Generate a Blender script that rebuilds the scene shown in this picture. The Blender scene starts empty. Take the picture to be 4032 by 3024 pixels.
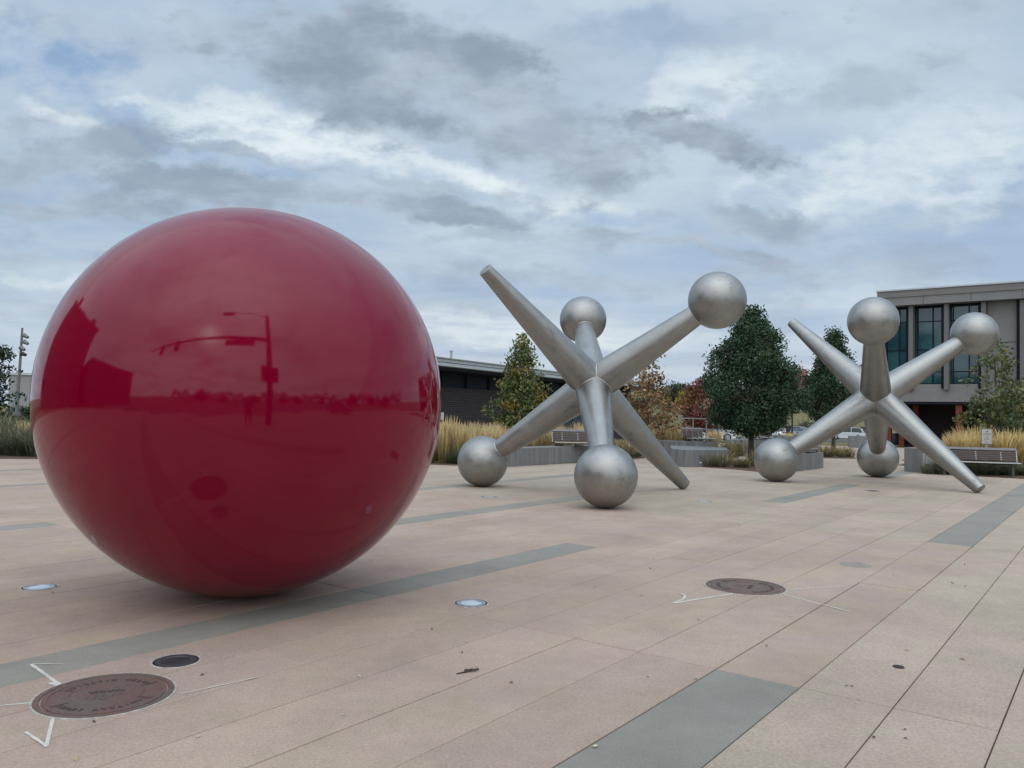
import bpy, bmesh, math, random
import numpy as np
from mathutils import Vector, Matrix
rnd = random.Random(11)
C = bpy.context.scene.collection
PI = math.pi
rad = math.radians

# ------------------------------------------------------------------ camera
CAM_H = 1.5
FPX = 3178.98                     # focal length in pixels of the 4032 px wide photograph
CR = Vector((0.999810695, -0.000667464, 0.019445541))
CU = Vector((-0.01945699, -0.03429809, 0.99922223))
CF = Vector((0.0, 0.99941142, 0.03430459))
cd = bpy.data.cameras.new('camera'); cam = bpy.data.objects.new('camera', cd); C.objects.link(cam)
cd.sensor_width = 36.0; cd.lens = 36.0 * FPX / 4032.0
cd.clip_start = 0.05; cd.clip_end = 4000
M = Matrix.Identity(4)
for i in range(3):
    M[i][0], M[i][1], M[i][2] = CR[i], CU[i], -CF[i]
M[2][3] = CAM_H
cam.matrix_world = M
bpy.context.scene.camera = cam

def ray(px, py):
    return (CF + CR * ((px - 2016.0) / FPX) - CU * ((py - 1512.0) / FPX))
def at(px, py, Y):
    d = ray(px, py); t = Y / d.y
    return Vector((d.x * t, Y, CAM_H + d.z * t))
def gnd(px, py, z=0.0):
    d = ray(px, py); t = (z - CAM_H) / d.z
    return Vector((d.x * t, d.y * t, z))
def X_at(px, Y):
    return at(px, 1621, Y).x
def Z_at(px, py, Y):
    return at(px, py, Y).z

# ------------------------------------------------------------------ world
SUN_AZ, SUN_EL = 188.0, 34.0      # degrees; azimuth from +Y towards +X
sun_dir = Vector((math.sin(rad(SUN_AZ)) * math.cos(rad(SUN_EL)), math.cos(rad(SUN_AZ)) * math.cos(rad(SUN_EL)), math.sin(rad(SUN_EL))))
W = bpy.data.worlds.new('World'); bpy.context.scene.world = W; W.use_nodes = True
nt = W.node_tree; nt.nodes.clear()

class NB:
    """small helper for building node trees"""
    def __init__(s, tree): s.t = tree
    def n(s, typ, **kw):
        o = s.t.nodes.new(typ)
        for k, v in kw.items(): setattr(o, k, v)
        return o
    def put(s, sock, v):
        if isinstance(v, bpy.types.NodeSocket): s.t.links.new(v, sock)
        else:
            if sock.type == 'RGBA' and len(v) == 3: v = (*v, 1)
            sock.default_value = v
    def m(s, op, a, b=None, c=None, clamp=False):
        o = s.n('ShaderNodeMath', operation=op, use_clamp=clamp)
        s.put(o.inputs[0], a)
        if b is not None: s.put(o.inputs[1], b)
        if c is not None: s.put(o.inputs[2], c)
        return o.outputs[0]
    def vm(s, op, a, b=None, scale=None):
        o = s.n('ShaderNodeVectorMath', operation=op)
        s.put(o.inputs[0], a)
        if b is not None: s.put(o.inputs[1], b)
        if scale is not None: s.put(o.inputs['Scale'], scale)
        return o.outputs['Value'] if op in ('DOT_PRODUCT', 'LENGTH') else o.outputs['Vector']
    def xyz(s, x, y, z):
        o = s.n('ShaderNodeCombineXYZ')
        s.put(o.inputs[0], x); s.put(o.inputs[1], y); s.put(o.inputs[2], z)
        return o.outputs[0]
    def noise(s, vec, scale=1.0, detail=6.0, rough=0.55, dist=0.0, dims='3D', w=None):
        o = s.n('ShaderNodeTexNoise', noise_dimensions=dims)
        if vec is not None: s.put(o.inputs['Vector'], vec)
        s.put(o.inputs['Scale'], scale); s.put(o.inputs['Detail'], detail); s.put(o.inputs['Roughness'], rough); s.put(o.inputs['Distortion'], dist)
        if w is not None: s.put(o.inputs['W'], w)
        return o.outputs['Fac'] if 'Fac' in o.outputs else o.outputs[0]
    def ss(s, x, lo, hi, a=0.0, b=1.0):
        o = s.n('ShaderNodeMapRange', interpolation_type='SMOOTHSTEP', clamp=True)
        s.put(o.inputs[0], x); s.put(o.inputs[1], lo); s.put(o.inputs[2], hi); s.put(o.inputs[3], a); s.put(o.inputs[4], b)
        return o.outputs[0]
    def lin(s, x, lo, hi, a=0.0, b=1.0):
        o = s.n('ShaderNodeMapRange', clamp=True)
        s.put(o.inputs[0], x); s.put(o.inputs[1], lo); s.put(o.inputs[2], hi); s.put(o.inputs[3], a); s.put(o.inputs[4], b)
        return o.outputs[0]
    def mix(s, f, a, b, blend='MIX'):
        o = s.n('ShaderNodeMix', data_type='RGBA', blend_type=blend, clamp_factor=True)
        s.put(o.inputs[0], f); s.put(o.inputs[6], a); s.put(o.inputs[7], b)
        return o.outputs[2]

def build_world():
    b = NB(nt)
    out = b.n('ShaderNodeOutputWorld'); bg = b.n('ShaderNodeBackground'); bg.inputs['Strength'].default_value = 0.1
    nt.links.new(bg.outputs[0], out.inputs[0])
    sky = b.n('ShaderNodeTexSky', sky_type='NISHITA'); sky.sun_disc = False
    sky.sun_elevation = rad(SUN_EL); sky.sun_rotation = rad(SUN_AZ); sky.altitude = 1800; sky.air_density = 1.0; sky.dust_density = 1.0; sky.ozone_density = 1.2
    tc = b.n('ShaderNodeTexCoord'); d = b.vm('NORMALIZE', tc.outputs['Generated'])
    sep = b.n('ShaderNodeSeparateXYZ'); nt.links.new(d, sep.inputs[0]); x, y, z = sep.outputs
    zc = b.m('ADD', b.m('MAXIMUM', z, 0.0), 0.10)
    p = b.xyz(b.m('DIVIDE', x, zc), b.m('DIVIDE', y, zc), 0.0)           # position on the cloud deck
    # a domain warp shared by all layers
    wn = b.n('ShaderNodeTexNoise'); nt.links.new(p, wn.inputs['Vector']); wn.inputs['Scale'].default_value = 0.9; wn.inputs['Detail'].default_value = 4
    warp = b.vm('SCALE', b.vm('SUBTRACT', wn.outputs['Color'], (0.5, 0.5, 0.5)), scale=0.55)
    pw = b.vm('ADD', p, warp)
    nHigh = b.noise(pw, 0.55, 7, 0.62)
    nLow = b.noise(b.vm('ADD', pw, (7.3, 2.1, 0)), 0.8, 8, 0.6)
    nFine = b.noise(b.vm('MULTIPLY', pw, (1.0, 1.35, 1.0)), 3.6, 10, 0.66)
    # broad cloud masses: placed by direction, ragged by noise
    yc = b.m('MAXIMUM', y, 0.05)
    q = b.xyz(b.m('DIVIDE', x, yc), b.m('DIVIDE', z, yc), 0.0)
    front = b.ss(y, 0.05, 0.35)
    qn = b.n('ShaderNodeTexNoise'); nt.links.new(q, qn.inputs['Vector']); qn.inputs['Scale'].default_value = 5.5; qn.inputs['Detail'].default_value = 7; qn.inputs['Roughness'].default_value = 0.62
    qw = b.vm('ADD', q, b.vm('MULTIPLY', b.vm('SUBTRACT', qn.outputs['Color'], (0.5, 0.5, 0.5)), (0.20, 0.10, 0.0)))
    nPuff = b.noise(b.vm('MULTIPLY', q, (1.0, 1.7, 1.0)), 7.5, 10, 0.60)
    nBig = b.noise(b.vm('MULTIPLY', q, (1.0, 1.8, 1.0)), 2.6, 4, 0.5)
    ragged = b.m('ADD', b.m('MULTIPLY', b.m('SUBTRACT', nPuff, 0.5), 3.2), b.m('MULTIPLY', b.m('SUBTRACT', nBig, 0.5), 1.2))
    nFine = b.m('ADD', b.m('MULTIPLY', nFine, 0.35), b.m('MULTIPLY', nPuff, 0.65))
    def mass(lst, soft=(0.42, 1.22), rag=1.0):
        tot = None
        rg = b.m('MULTIPLY', ragged, rag)
        for px, py, a, bb, ang, wgt in lst:
            s = 4032.0 / 2212.0
            dd = ray(px * s, py * s); q0 = (dd.x / dd.y, dd.z / dd.y)
            a2 = a * s / FPX; b2 = bb * s / FPX; ca, sa = math.cos(rad(-ang)), math.sin(rad(-ang))
            r = b.vm('SUBTRACT', qw, (q0[0], q0[1], 0))
            u = b.vm('DOT_PRODUCT', r, (ca / a2, sa / a2, 0)); v = b.vm('DOT_PRODUCT', r, (-sa / b2, ca / b2, 0))
            e = b.m('SQRT', b.m('ADD', b.m('MULTIPLY', u, u), b.m('MULTIPLY', v, v)))
            e = b.m('ADD', e, rg)
            mm = b.m('MULTIPLY', b.ss(e, soft[0], soft[1], 1.0, 0.0), wgt)
            tot = mm if tot is None else b.m('MAXIMUM', tot, mm)
        return b.m('MULTIPLY', tot, front)
    dark = mass([(560, 60, 300, 70, 12, .6), (800, 130, 430, 135, 13, 1.0), (1120, 265, 330, 110, 26, 1.0), (1320, 318, 120, 42, -8, 1.0), (1510, 290, 175, 50, 8, 1.2),
                 (560, 425, 460, 42, 4, .85), (930, 452, 340, 30, 8, .9), (120, 345, 280, 65, -12, .75), (150, 435, 300, 40, 4, .8), (230, 300, 60, 14, 10, .5), (520, 330, 120, 16, 12, .55), (820, 395, 200, 14, 6, .5),
                 (1610, 488, 170, 38, 2, .7), (1540, 548, 330, 20, 8, .75), (1960, 175, 260, 55, -12, .42), (1150, 515, 240, 22, -3, .55),
                 (90, 560, 240, 22, 2, .45), (1230, 610, 260, 20, 5, .45), (60, 655, 200, 18, 0, .5), (1950, 560, 240, 25, 0, .35), (1450, 60, 350, 40, 0, .25), (280, 70, 300, 40, 10, .22)])
    bright = mass([(640, 290, 330, 70, 14, .95), (1010, 375, 230, 40, 10, .9), (2040, 360, 330, 130, -4, .62), (1560, 175, 180, 85, -15, .7),
                   (120, 235, 130, 22, 14, .75), (1060, 712, 480, 34, 1, .9), (1740, 415, 260, 55, 0, .7), (330, 210, 120, 18, 8, .5), (110, 600, 140, 20, 0, .6),
                   (1250, 440, 130, 30, 0, .5), (1900, 640, 300, 30, 0, .25)], (0.4, 1.15), 1.1)
    blue = mass([(40, 120, 260, 90, 8, 1.0), (240, 210, 200, 40, 20, .8), (330, 265, 260, 36, 26, .9), (130, 420, 130, 20, 10, .6), (560, 355, 200, 22, 24, .6), (1350, 60, 160, 60, 0, .45), (1270, 470, 170, 22, 0, .5), (1000, 640, 500, 24, 2, .35), (2000, 700, 400, 40, 0, .3)], (0.3, 1.2), 0.8)
    # colours (radiance x10 because the background strength is 0.1)
    veil = b.mix(b.ss(nHigh, 0.36, 0.66), (3.9, 5.1, 6.7), (5.8, 6.85, 7.75))
    white = (8.1, 8.9, 9.25)
    col = b.mix(b.m('MULTIPLY', b.ss(nHigh, 0.30, 0.46, 0.55, 0.0), b.ss(z, 0.02, 0.25)), veil, sky.outputs[0])
    col = b.mix(b.m('MULTIPLY', blue, b.ss(nFine, 0.40, 0.60, 1.0, 0.25)), col, b.mix(0.7, sky.outputs[0], (3.4, 5.0, 7.3)))
    col = b.mix(b.m('MULTIPLY', bright, b.ss(nFine, 0.38, 0.56, 0.15, 1.0)), col, white)
    general = b.m('MULTIPLY', b.ss(nLow, 0.50, 0.66), b.m('SUBTRACT', 1.0, b.m('MULTIPLY', bright, 0.75)))
    general = b.m('MULTIPLY', general, b.ss(front, 0.0, 1.0, 0.75, 0.5))
    core = b.mix(b.ss(b.m('ADD', b.m('MULTIPLY', nFine, 0.6), b.m('MULTIPLY', nBig, 0.4)), 0.40, 0.60), (2.75, 3.4, 4.3), (4.9, 5.75, 6.75))
    col = b.mix(b.m('MAXIMUM', general, b.m('MULTIPLY', dark, 0.95)), col, core)
    # small torn cloudlets under the deck
    nLet = b.noise(b.vm('ADD', b.vm('MULTIPLY', q, (1.0, 2.1, 1.0)), (3.7, 1.3, 0.4)), 10.0, 8, 0.58)
    where = b.noise(b.vm('MULTIPLY', q, (1.0, 1.6, 1.0)), 3.2, 2, 0.5)
    lets = b.m('MULTIPLY', b.m('MULTIPLY', b.ss(nLet, 0.52, 0.66), b.ss(where, 0.42, 0.58)), b.m('MULTIPLY', front, 0.62))
    col = b.mix(lets, col, (3.7, 4.45, 5.55))
    # low streaks and pale air above the horizon
    st = b.noise(b.xyz(b.m('MULTIPLY', b.m('ARCTAN2', x, y), 2.2), b.m('MULTIPLY', z, 26.0), 1.7), 1.0, 6, 0.55)
    lowm = b.ss(z, 0.0, 0.22, 1.0, 0.0)
    low = b.mix(b.ss(st, 0.40, 0.60), (4.6, 5.4, 6.7), (6.7, 7.4, 7.9))
    col = b.mix(b.m('MULTIPLY', lowm, 0.72), col, low)
    # brighter thin cloud round the veiled sun
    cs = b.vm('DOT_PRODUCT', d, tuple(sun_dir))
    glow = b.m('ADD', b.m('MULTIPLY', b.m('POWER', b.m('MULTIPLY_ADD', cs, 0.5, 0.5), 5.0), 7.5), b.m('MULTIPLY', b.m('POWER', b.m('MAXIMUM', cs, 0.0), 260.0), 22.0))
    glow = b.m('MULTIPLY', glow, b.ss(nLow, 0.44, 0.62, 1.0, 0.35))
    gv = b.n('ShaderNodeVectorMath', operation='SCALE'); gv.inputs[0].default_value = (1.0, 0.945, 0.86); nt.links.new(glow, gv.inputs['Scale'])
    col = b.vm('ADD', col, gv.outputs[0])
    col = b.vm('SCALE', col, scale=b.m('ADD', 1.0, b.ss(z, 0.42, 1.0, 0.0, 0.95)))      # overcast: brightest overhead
    # below the horizon the dome is only seen past the edge of the land
    col = b.mix(b.ss(z, -0.06, -0.005, 1.0, 0.0), col, (2.4, 2.4, 2.2))
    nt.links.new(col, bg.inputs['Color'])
build_world()
sl = bpy.data.lights.new('sun', 'SUN'); sl.energy = 0.5; sl.angle = rad(170); sl.color = (1.0, 0.96, 0.9)
so = bpy.data.objects.new('sun', sl); C.objects.link(so)
so.rotation_euler = sun_dir.to_track_quat('Z', 'Y').to_euler()
vs = bpy.context.scene.view_settings
vs.view_transform = 'Standard'; vs.look = 'None'; vs.gamma = 1.0; vs.exposure = 0.0; vs.use_curve_mapping = False
cy = bpy.context.scene.cycles
cy.max_bounces = 6; cy.transparent_max_bounces = 8

# ------------------------------------------------------------------ materials
def pmat(name, base, rough=0.8, metal=0.0, coat=0.0, spec=0.4, fn=None):
    m = bpy.data.materials.new(name); m.use_nodes = True
    b = NB(m.node_tree); p = m.node_tree.nodes['Principled BSDF']
    p.inputs['Base Color'].default_value = (*base, 1); p.inputs['Roughness'].default_value = rough
    p.inputs['Metallic'].default_value = metal; p.inputs['Coat Weight'].default_value = coat; p.inputs['Specular IOR Level'].default_value = spec
    if fn: fn(b, p)
    return m
def ocoord(b): return b.n('ShaderNodeTexCoord').outputs['Object']
def wcoord(b): return b.n('ShaderNodeNewGeometry').outputs['Position']
def bump(b, p, h, dist, strength=1.0):
    o = b.n('ShaderNodeBump'); b.put(o.inputs['Height'], h); o.inputs['Distance'].default_value = dist; o.inputs['Strength'].default_value = strength
    b.t.links.new(o.outputs[0], p.inputs['Normal'])
def scale_col(b, col, f):
    return b.vm('SCALE', col, scale=f)

def aggregate(tones, coarse=1.0, speck=0.6):
    def fn(b, p):
        w = wcoord(b)
        big = b.noise(w, 0.55, 3, 0.5); mid = b.noise(b.vm('ADD', w, (3.1, 9.7, 0)), 1.7, 4, 0.6)
        col = b.mix(b.ss(big, 0.38, 0.62), tones[0], tones[1])
        col = b.mix(b.ss(mid, 0.45, 0.68, 0.0, 0.8), col, tones[2])
        rv = b.n('ShaderNodeObjectInfo').outputs['Random']
        g1 = b.noise(w, 210.0 / coarse, 3, 0.7); g2 = b.noise(w, 75.0 / coarse, 3, 0.65)
        dirt = b.noise(w, 7.0, 6, 0.7); grime = b.noise(b.vm('ADD', w, (51.0, 3.0, 0)), 0.9, 7, 0.68)
        f = b.m('ADD', 1.0 - speck * 0.5, b.m('MULTIPLY', g1, speck))
        f = b.m('MULTIPLY', f, b.lin(g2, 0.3, 0.7, 0.84, 1.14))
        f = b.m('MULTIPLY', f, b.lin(dirt, 0.3, 0.7, 0.95, 1.04))
        f = b.m('MULTIPLY', f, b.lin(grime, 0.32, 0.68, 0.83, 1.08))
        f = b.m('MULTIPLY', f, b.lin(rv, 0, 1, 0.95, 1.04))
        spots = b.n('ShaderNodeTexVoronoi'); b.put(spots.inputs['Vector'], w); spots.inputs['Scale'].default_value = 1.15; spots.inputs['Randomness'].default_value = 1.0
        f = b.m('MULTIPLY', f, b.ss(spots.outputs['Distance'], 0.012, 0.03, 0.72, 1.0))
        b.t.links.new(scale_col(b, col, f), p.inputs['Base Color'])
        bump(b, p, b.m('ADD', g1, b.m('MULTIPLY', g2, 1.5)), 0.0012, 0.6)
    return fn
m_tan = pmat('pink_tan_concrete', (.42, .34, .28), 0.9, fn=aggregate([(.454, .346, .274), (.440, .328, .274), (.452, .354, .260)]), spec=0.25)
m_buff = pmat('buff_concrete', (.42, .36, .3), 0.9, fn=aggregate([(.438, .356, .276), (.446, .350, .284), (.424, .350, .268)], 1.4, 0.8), spec=0.25)
m_band = pmat('grey_band_concrete', (.3, .3, .28), 0.85, fn=aggregate([(.285, .268, .232), (.300, .280, .242), (.272, .262, .230)], 0.8, 0.22), spec=0.3)
def fn_joint(b, p): pass
m_under = pmat('joint_bed', (.05, .045, .04), 0.95)

def fn_wallc(b, p):
    w = wcoord(b)
    st = b.noise(b.vm('MULTIPLY', w, (9.0, 9.0, 0.7)), 1.0, 5, 0.6); blot = b.noise(w, 1.4, 4, 0.6); gr = b.noise(w, 60, 2, 0.5)
    col = b.mix(b.ss(st, 0.35, 0.68), (.155, .163, .166), (.235, .237, .232))
    col = b.mix(b.ss(blot, 0.4, 0.7, 0, 0.6), col, (.20, .203, .203))
    b.t.links.new(scale_col(b, col, b.lin(gr, 0.3, 0.7, 0.92, 1.06)), p.inputs['Base Color'])
    bump(b, p, gr, 0.002, 0.4)
m_wall = pmat('seat_wall_concrete', (.3, .3, .3), 0.85, fn=fn_wallc)

def fn_steel(b, p):
    o = ocoord(b)
    st = b.noise(b.vm('MULTIPLY', o, (16, 16, 1.6)), 1.0, 5, 0.65); blot = b.noise(o, 2.3, 6, 0.68); fine = b.noise(o, 46, 4, 0.6)
    scr = b.noise(b.vm('MULTIPLY', o, (3, 30, 30)), 1.0, 3, 0.6)
    f = b.m('MULTIPLY', b.lin(blot, 0.3, 0.7, 0.90, 1.05), b.lin(st, 0.3, 0.7, 0.91, 1.06))
    f = b.m('MULTIPLY', f, b.lin(fine, 0.3, 0.7, 0.95, 1.04))
    f = b.m('MULTIPLY', f, b.ss(scr, 0.60, 0.80, 1.0, 0.93))
    rub = b.noise(b.vm('MULTIPLY', o, (5, 5, 2.2)), 1.0, 7, 0.75); where = b.noise(b.vm('ADD', o, (4.2, 1.1, 8.0)), 1.1, 2, 0.5)
    f = b.m('MULTIPLY', f, b.m('SUBTRACT', 1.0, b.m('MULTIPLY', b.m('MULTIPLY', b.ss(rub, 0.54, 0.66), b.ss(where, 0.52, 0.62)), 0.24)))
    b.t.links.new(scale_col(b, b.mix(b.ss(blot, .4, .7), (.37, .365, .35), (.39, .39, .38)), f), p.inputs['Base Color'])
    r = b.m('ADD', b.lin(blot, 0.3, 0.7, 0.37, 0.47), b.lin(st, 0.3, 0.7, -0.05, 0.06))
    b.t.links.new(r, p.inputs['Roughness'])
    bump(b, p, st, 0.0008, 0.18)
m_steel = pmat('brushed_stainless_steel', (.56, .56, .55), 0.4, 1.0, fn=fn_steel)
m_weld = pmat('weld_bead', (.62, .61, .59), 0.3, 1.0)
m_seam = pmat('ground_weld_seam', (.60, .59, .56), 0.35, 1.0)

def fn_red(b, p):
    o = ocoord(b)
    n = b.noise(o, 1.3, 4, 0.6); n2 = b.noise(o, 24, 5, 0.7)
    col = b.mix(b.ss(n, 0.35, 0.65), (.190, .000, .0175), (.206, .000, .019))
    b.t.links.new(col, p.inputs['Base Color'])
    b.t.links.new(b.lin(n2, 0.35, 0.75, 0.05, 0.10), p.inputs['Coat Roughness'])
    nn = b.n('ShaderNodeBump'); b.put(nn.inputs['Height'], b.noise(o, 2.2, 2, 0.4)); nn.inputs['Distance'].default_value = 0.006; nn.inputs['Strength'].default_value = 0.5
    b.t.links.new(nn.outputs[0], p.inputs['Coat Normal'])
m_red = pmat('red_gloss_paint', (.24, .0, .017), 0.5, 0, 1.0, 0.0, fn_red); m_red.node_tree.nodes['Principled BSDF'].inputs['Coat IOR'].default_value = 1.43

def leafmat(name, cols, rough=0.55, patch=None):
    """cols: list of 3 leaf colours, one picked per leaf; patch: (colour, scale, lo, hi) for clumps that have turned"""
    def fn(b, p):
        g = b.n('ShaderNodeNewGeometry'); r = g.outputs['Random Per Island']
        col = b.mix(b.ss(r, 0.15, 0.6), cols[0], cols[1]); col = b.mix(b.ss(r, 0.75, 0.95), col, cols[2])
        if patch:
            n = b.noise(ocoord(b), patch[1], 2, 0.5)
            col = b.mix(b.ss(b.m('ADD', n, b.m('MULTIPLY', r, 0.12)), patch[2], patch[3]), col, patch[0])
        b.t.links.new(col, p.inputs['Base Color'])
    return pmat(name, cols[0], rough, fn=fn, spec=0.35)
m_leaf_pear = leafmat('pear_leaves', [(.030, .066, .031), (.038, .082, .037), (.050, .098, .045)], 0.65, ((.055, .055, .028), 0.9, .60, .74))
m_leaf_coffee = leafmat('yellowing_leaves', [(.090, .120, .038), (.125, .145, .040), (.060, .095, .042)], 0.55, ((.33, .23, .045), 1.2, .58, .74))
m_leaf_brown = leafmat('brown_leaves', [(.33, .19, .085), (.25, .14, .07), (.40, .30, .18)], 0.6, ((.14, .12, .045), 1.0, .58, .7))
m_leaf_red = leafmat('red_leaves', [(.20, .055, .048), (.16, .045, .045), (.24, .09, .06)], 0.6, ((.17, .095, .035), .55, .54, .66))
m_leaf_light = leafmat('light_green_leaves', [(.10, .13, .05), (.13, .15, .055), (.075, .105, .045)], 0.55, ((.22, .19, .05), 1.3, .62, .74))
m_leaf_dark = leafmat('dark_leaves', [(.022, .042, .022), (.035, .058, .028), (.05, .07, .03)], 0.55, ((.12, .10, .03), .8, .64, .75))
m_leaf_yellow = leafmat('yellow_leaves', [(.36, .25, .03), (.28, .2, .03), (.16, .16, .04)])
def fn_bark(b, p):
    n = b.noise(b.vm('MULTIPLY', ocoord(b), (22, 22, 4)), 1.0, 5, 0.6)
    b.t.links.new(b.mix(b.ss(n, .35, .7), (.07, .058, .048), (.15, .13, .11)), p.inputs['Base Color']); bump(b, p, n, 0.01, 0.7)
m_bark = pmat('bark', (.1, .085, .07), 0.9, fn=fn_bark)

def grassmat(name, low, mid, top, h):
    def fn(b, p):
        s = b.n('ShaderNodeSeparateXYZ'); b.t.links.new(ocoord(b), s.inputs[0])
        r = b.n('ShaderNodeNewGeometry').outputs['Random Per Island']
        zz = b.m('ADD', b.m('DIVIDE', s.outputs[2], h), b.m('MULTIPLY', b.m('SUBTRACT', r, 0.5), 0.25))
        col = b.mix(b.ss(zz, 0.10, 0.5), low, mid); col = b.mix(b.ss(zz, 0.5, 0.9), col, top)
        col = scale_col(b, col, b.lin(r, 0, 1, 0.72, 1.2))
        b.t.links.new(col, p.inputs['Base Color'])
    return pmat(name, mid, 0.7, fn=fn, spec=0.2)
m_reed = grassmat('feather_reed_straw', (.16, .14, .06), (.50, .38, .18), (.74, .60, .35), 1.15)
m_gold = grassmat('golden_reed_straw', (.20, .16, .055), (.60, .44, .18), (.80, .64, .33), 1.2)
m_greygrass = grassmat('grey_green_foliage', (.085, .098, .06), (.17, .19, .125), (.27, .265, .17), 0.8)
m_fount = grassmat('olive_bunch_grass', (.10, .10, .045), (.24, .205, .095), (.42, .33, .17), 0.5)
def fn_mulch(b, p):
    n = b.noise(wcoord(b), 26, 5, 0.7); n2 = b.noise(wcoord(b), 1.3, 3, .5)
    col = b.mix(b.ss(n, .35, .68), (.07, .038, .026), (.19, .115, .08))
    b.t.links.new(b.mix(b.ss(n2, .4, .7, 0, .6), col, (.13, .10, .065)), p.inputs['Base Color']); bump(b, p, n, 0.03, 1.0)
m_mulch = pmat('bark_mulch', (.12, .07, .05), 0.95, fn=fn_mulch)
def fn_field(b, p):
    n = b.noise(wcoord(b), 0.045, 6, 0.65); n2 = b.noise(wcoord(b), 0.9, 4, 0.6)
    col = b.mix(b.ss(n, .35, .65), (.135, .125, .06), (.21, .18, .095))
    b.t.links.new(scale_col(b, col, b.lin(n2, .3, .7, .82, 1.12)), p.inputs['Base Color'])
m_field = pmat('dry_field', (.18, .15, .08), 0.95, fn=fn_field, spec=.1)
def fn_asph(b, p):
    n = b.noise(wcoord(b), .35, 5, .6); n2 = b.noise(wcoord(b), 40, 2, .5)
    b.t.links.new(scale_col(b, b.mix(b.ss(n, .35, .65), (.085, .085, .083), (.13, .128, .122)), b.lin(n2, .3, .7, .85, 1.15)), p.inputs['Base Color'])
m_asph = pmat('asphalt', (.1, .1, .1), 0.9, fn=fn_asph)

def fn_brick(b, p):
    g = wcoord(b)
    s = b.n('ShaderNodeSeparateXYZ'); b.t.links.new(ocoord(b), s.inputs[0])
    v = b.xyz(s.outputs[0], s.outputs[2], 0.0)
    t = b.n('ShaderNodeTexBrick'); b.t.links.new(v, t.inputs['Vector'])
    for k, val in (('Color1', (.060, .050, .056, 1)), ('Color2', (.082, .070, .074, 1)), ('Mortar', (.026, .024, .028, 1))): t.inputs[k].default_value = val
    t.inputs['Scale'].default_value = 1.0; t.inputs['Mortar Size'].default_value = .022; t.inputs['Brick Width'].default_value = .42; t.inputs['Row Height'].default_value = .135; t.inputs['Bias'].default_value = 0.0
    b.t.links.new(t.outputs['Color'], p.inputs['Base Color'])
    bump(b, p, b.m('SUBTRACT', 1.0, t.outputs['Fac']), 0.01, 0.8)
m_brick = pmat('dark_brick', (.07, .06, .065), 0.85, fn=fn_brick)
def tint(name, c, rough=.6, metal=0., amp=.12, scale=6., spec=.4, coat=0.):
    def fn(b, p):
        n = b.noise(wcoord(b), scale, 5, .6)
        b.t.links.new(b.vm('SCALE', c, scale=b.lin(n, .3, .7, 1 - amp, 1 + amp)), p.inputs['Base Color'])
    return pmat(name, c, rough, metal, coat, spec, fn)
m_fascia = tint('pale_metal_fascia', (.50, .54, .57), .45, .0, .05, 2)
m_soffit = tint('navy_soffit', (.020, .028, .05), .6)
m_navyglass = pmat('dark_clerestory_glass', (.006, .010, .022), 0.5, 0, 0, .2)
m_precast = tint('precast_concrete', (.205, .205, .20), .85, 0, .08, 1.5)
m_parapet = tint('brown_precast', (.20, .19, .183), .85, 0, .08, 1.5)
m_panel = tint('grey_wall_panel', (.22, .22, .218), .85, 0, .06, 1.2)
m_slabc = tint('grey_spandrel', (.225, .22, .218), .85, 0, .07, 1.0)
m_mull = pmat('black_mullion', (.010, .014, .020), .7, 0, 0, .15)
def fn_teal(b, p):
    n = b.noise(wcoord(b), .35, 4, .6)
    b.t.links.new(b.mix(b.ss(n, .35, .65), (.012, .055, .075), (.03, .11, .125)), p.inputs['Base Color'])
m_teal = pmat('teal_window_glass', (.02, .07, .08), .06, 0, 0, .8, fn_teal)
m_rust = tint('rust_red_paint', (.26, .065, .04), .5, 0, .1, 3)
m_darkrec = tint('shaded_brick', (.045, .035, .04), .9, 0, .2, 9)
m_slat = tint('mauve_brown_plank', (.105, .080, .076), .6, 0, .16, 11)
m_cap = tint('weathered_grey_plank', (.24, .245, .25), .55, 0, .08, 9)
m_black = pmat('black_metal', (.018, .018, .02), .45, 0, 0, .5)
m_alu = tint('pale_aluminium', (.55, .56, .56), .35, .8, .06, 8)
m_galv = tint('galvanised_steel', (.42, .44, .46), .45, .6, .08, 10)
m_white = tint('white_paint', (.74, .74, .72), .6, 0, .06, 9)
def markmat(name, c0, c1, lo, hi):
    def fn(b, p):
        n = b.noise(wcoord(b), 55, 5, .7); n2 = b.noise(wcoord(b), 9, 4, .6)
        b.t.links.new(b.mix(b.ss(n, .40, .62), c0, c1), p.inputs['Base Color'])
        at_ = b.n('ShaderNodeAttribute', attribute_name='edge')
        f = b.m('ADD', b.m('MULTIPLY', n, .55), b.m('MULTIPLY', n2, .45))
        f = b.m('SUBTRACT', b.m('ADD', f, .42), b.m('MULTIPLY', at_.outputs['Fac'], .42))
        b.t.links.new(b.ss(f, lo, hi), p.inputs['Alpha'])
    return pmat(name, c0, .9, fn=fn, spec=.2)
m_mark = markmat('worn_white_marking', (.74, .73, .68), (.58, .53, .46), .50, .86)
m_faint = markmat('faded_marking', (.64, .60, .53), (.55, .48, .41), .48, .80)
def fn_iron(b, p):
    w = wcoord(b); n = b.noise(w, 5, 5, .65); n2 = b.noise(w, 70, 3, .6)
    col = b.mix(b.ss(n, .38, .64), (.175, .105, .088), (.150, .120, .102))
    b.t.links.new(scale_col(b, col, b.lin(n2, .3, .7, .8, 1.18)), p.inputs['Base Color']); bump(b, p, n2, .002, .5)
m_iron = pmat('rusty_cast_iron', (.11, .08, .07), .7, .25, fn=fn_iron)
m_iron2 = tint('iron_raised', (.150, .105, .094), .6, .3, .15, 40)
m_lens = tint('frosted_lens', (.52, .60, .66), .18, 0, .12, 9, .6)
m_lensdark = tint('dark_lens', (.045, .05, .06), .25, 0, .25, 12, .6)
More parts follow.
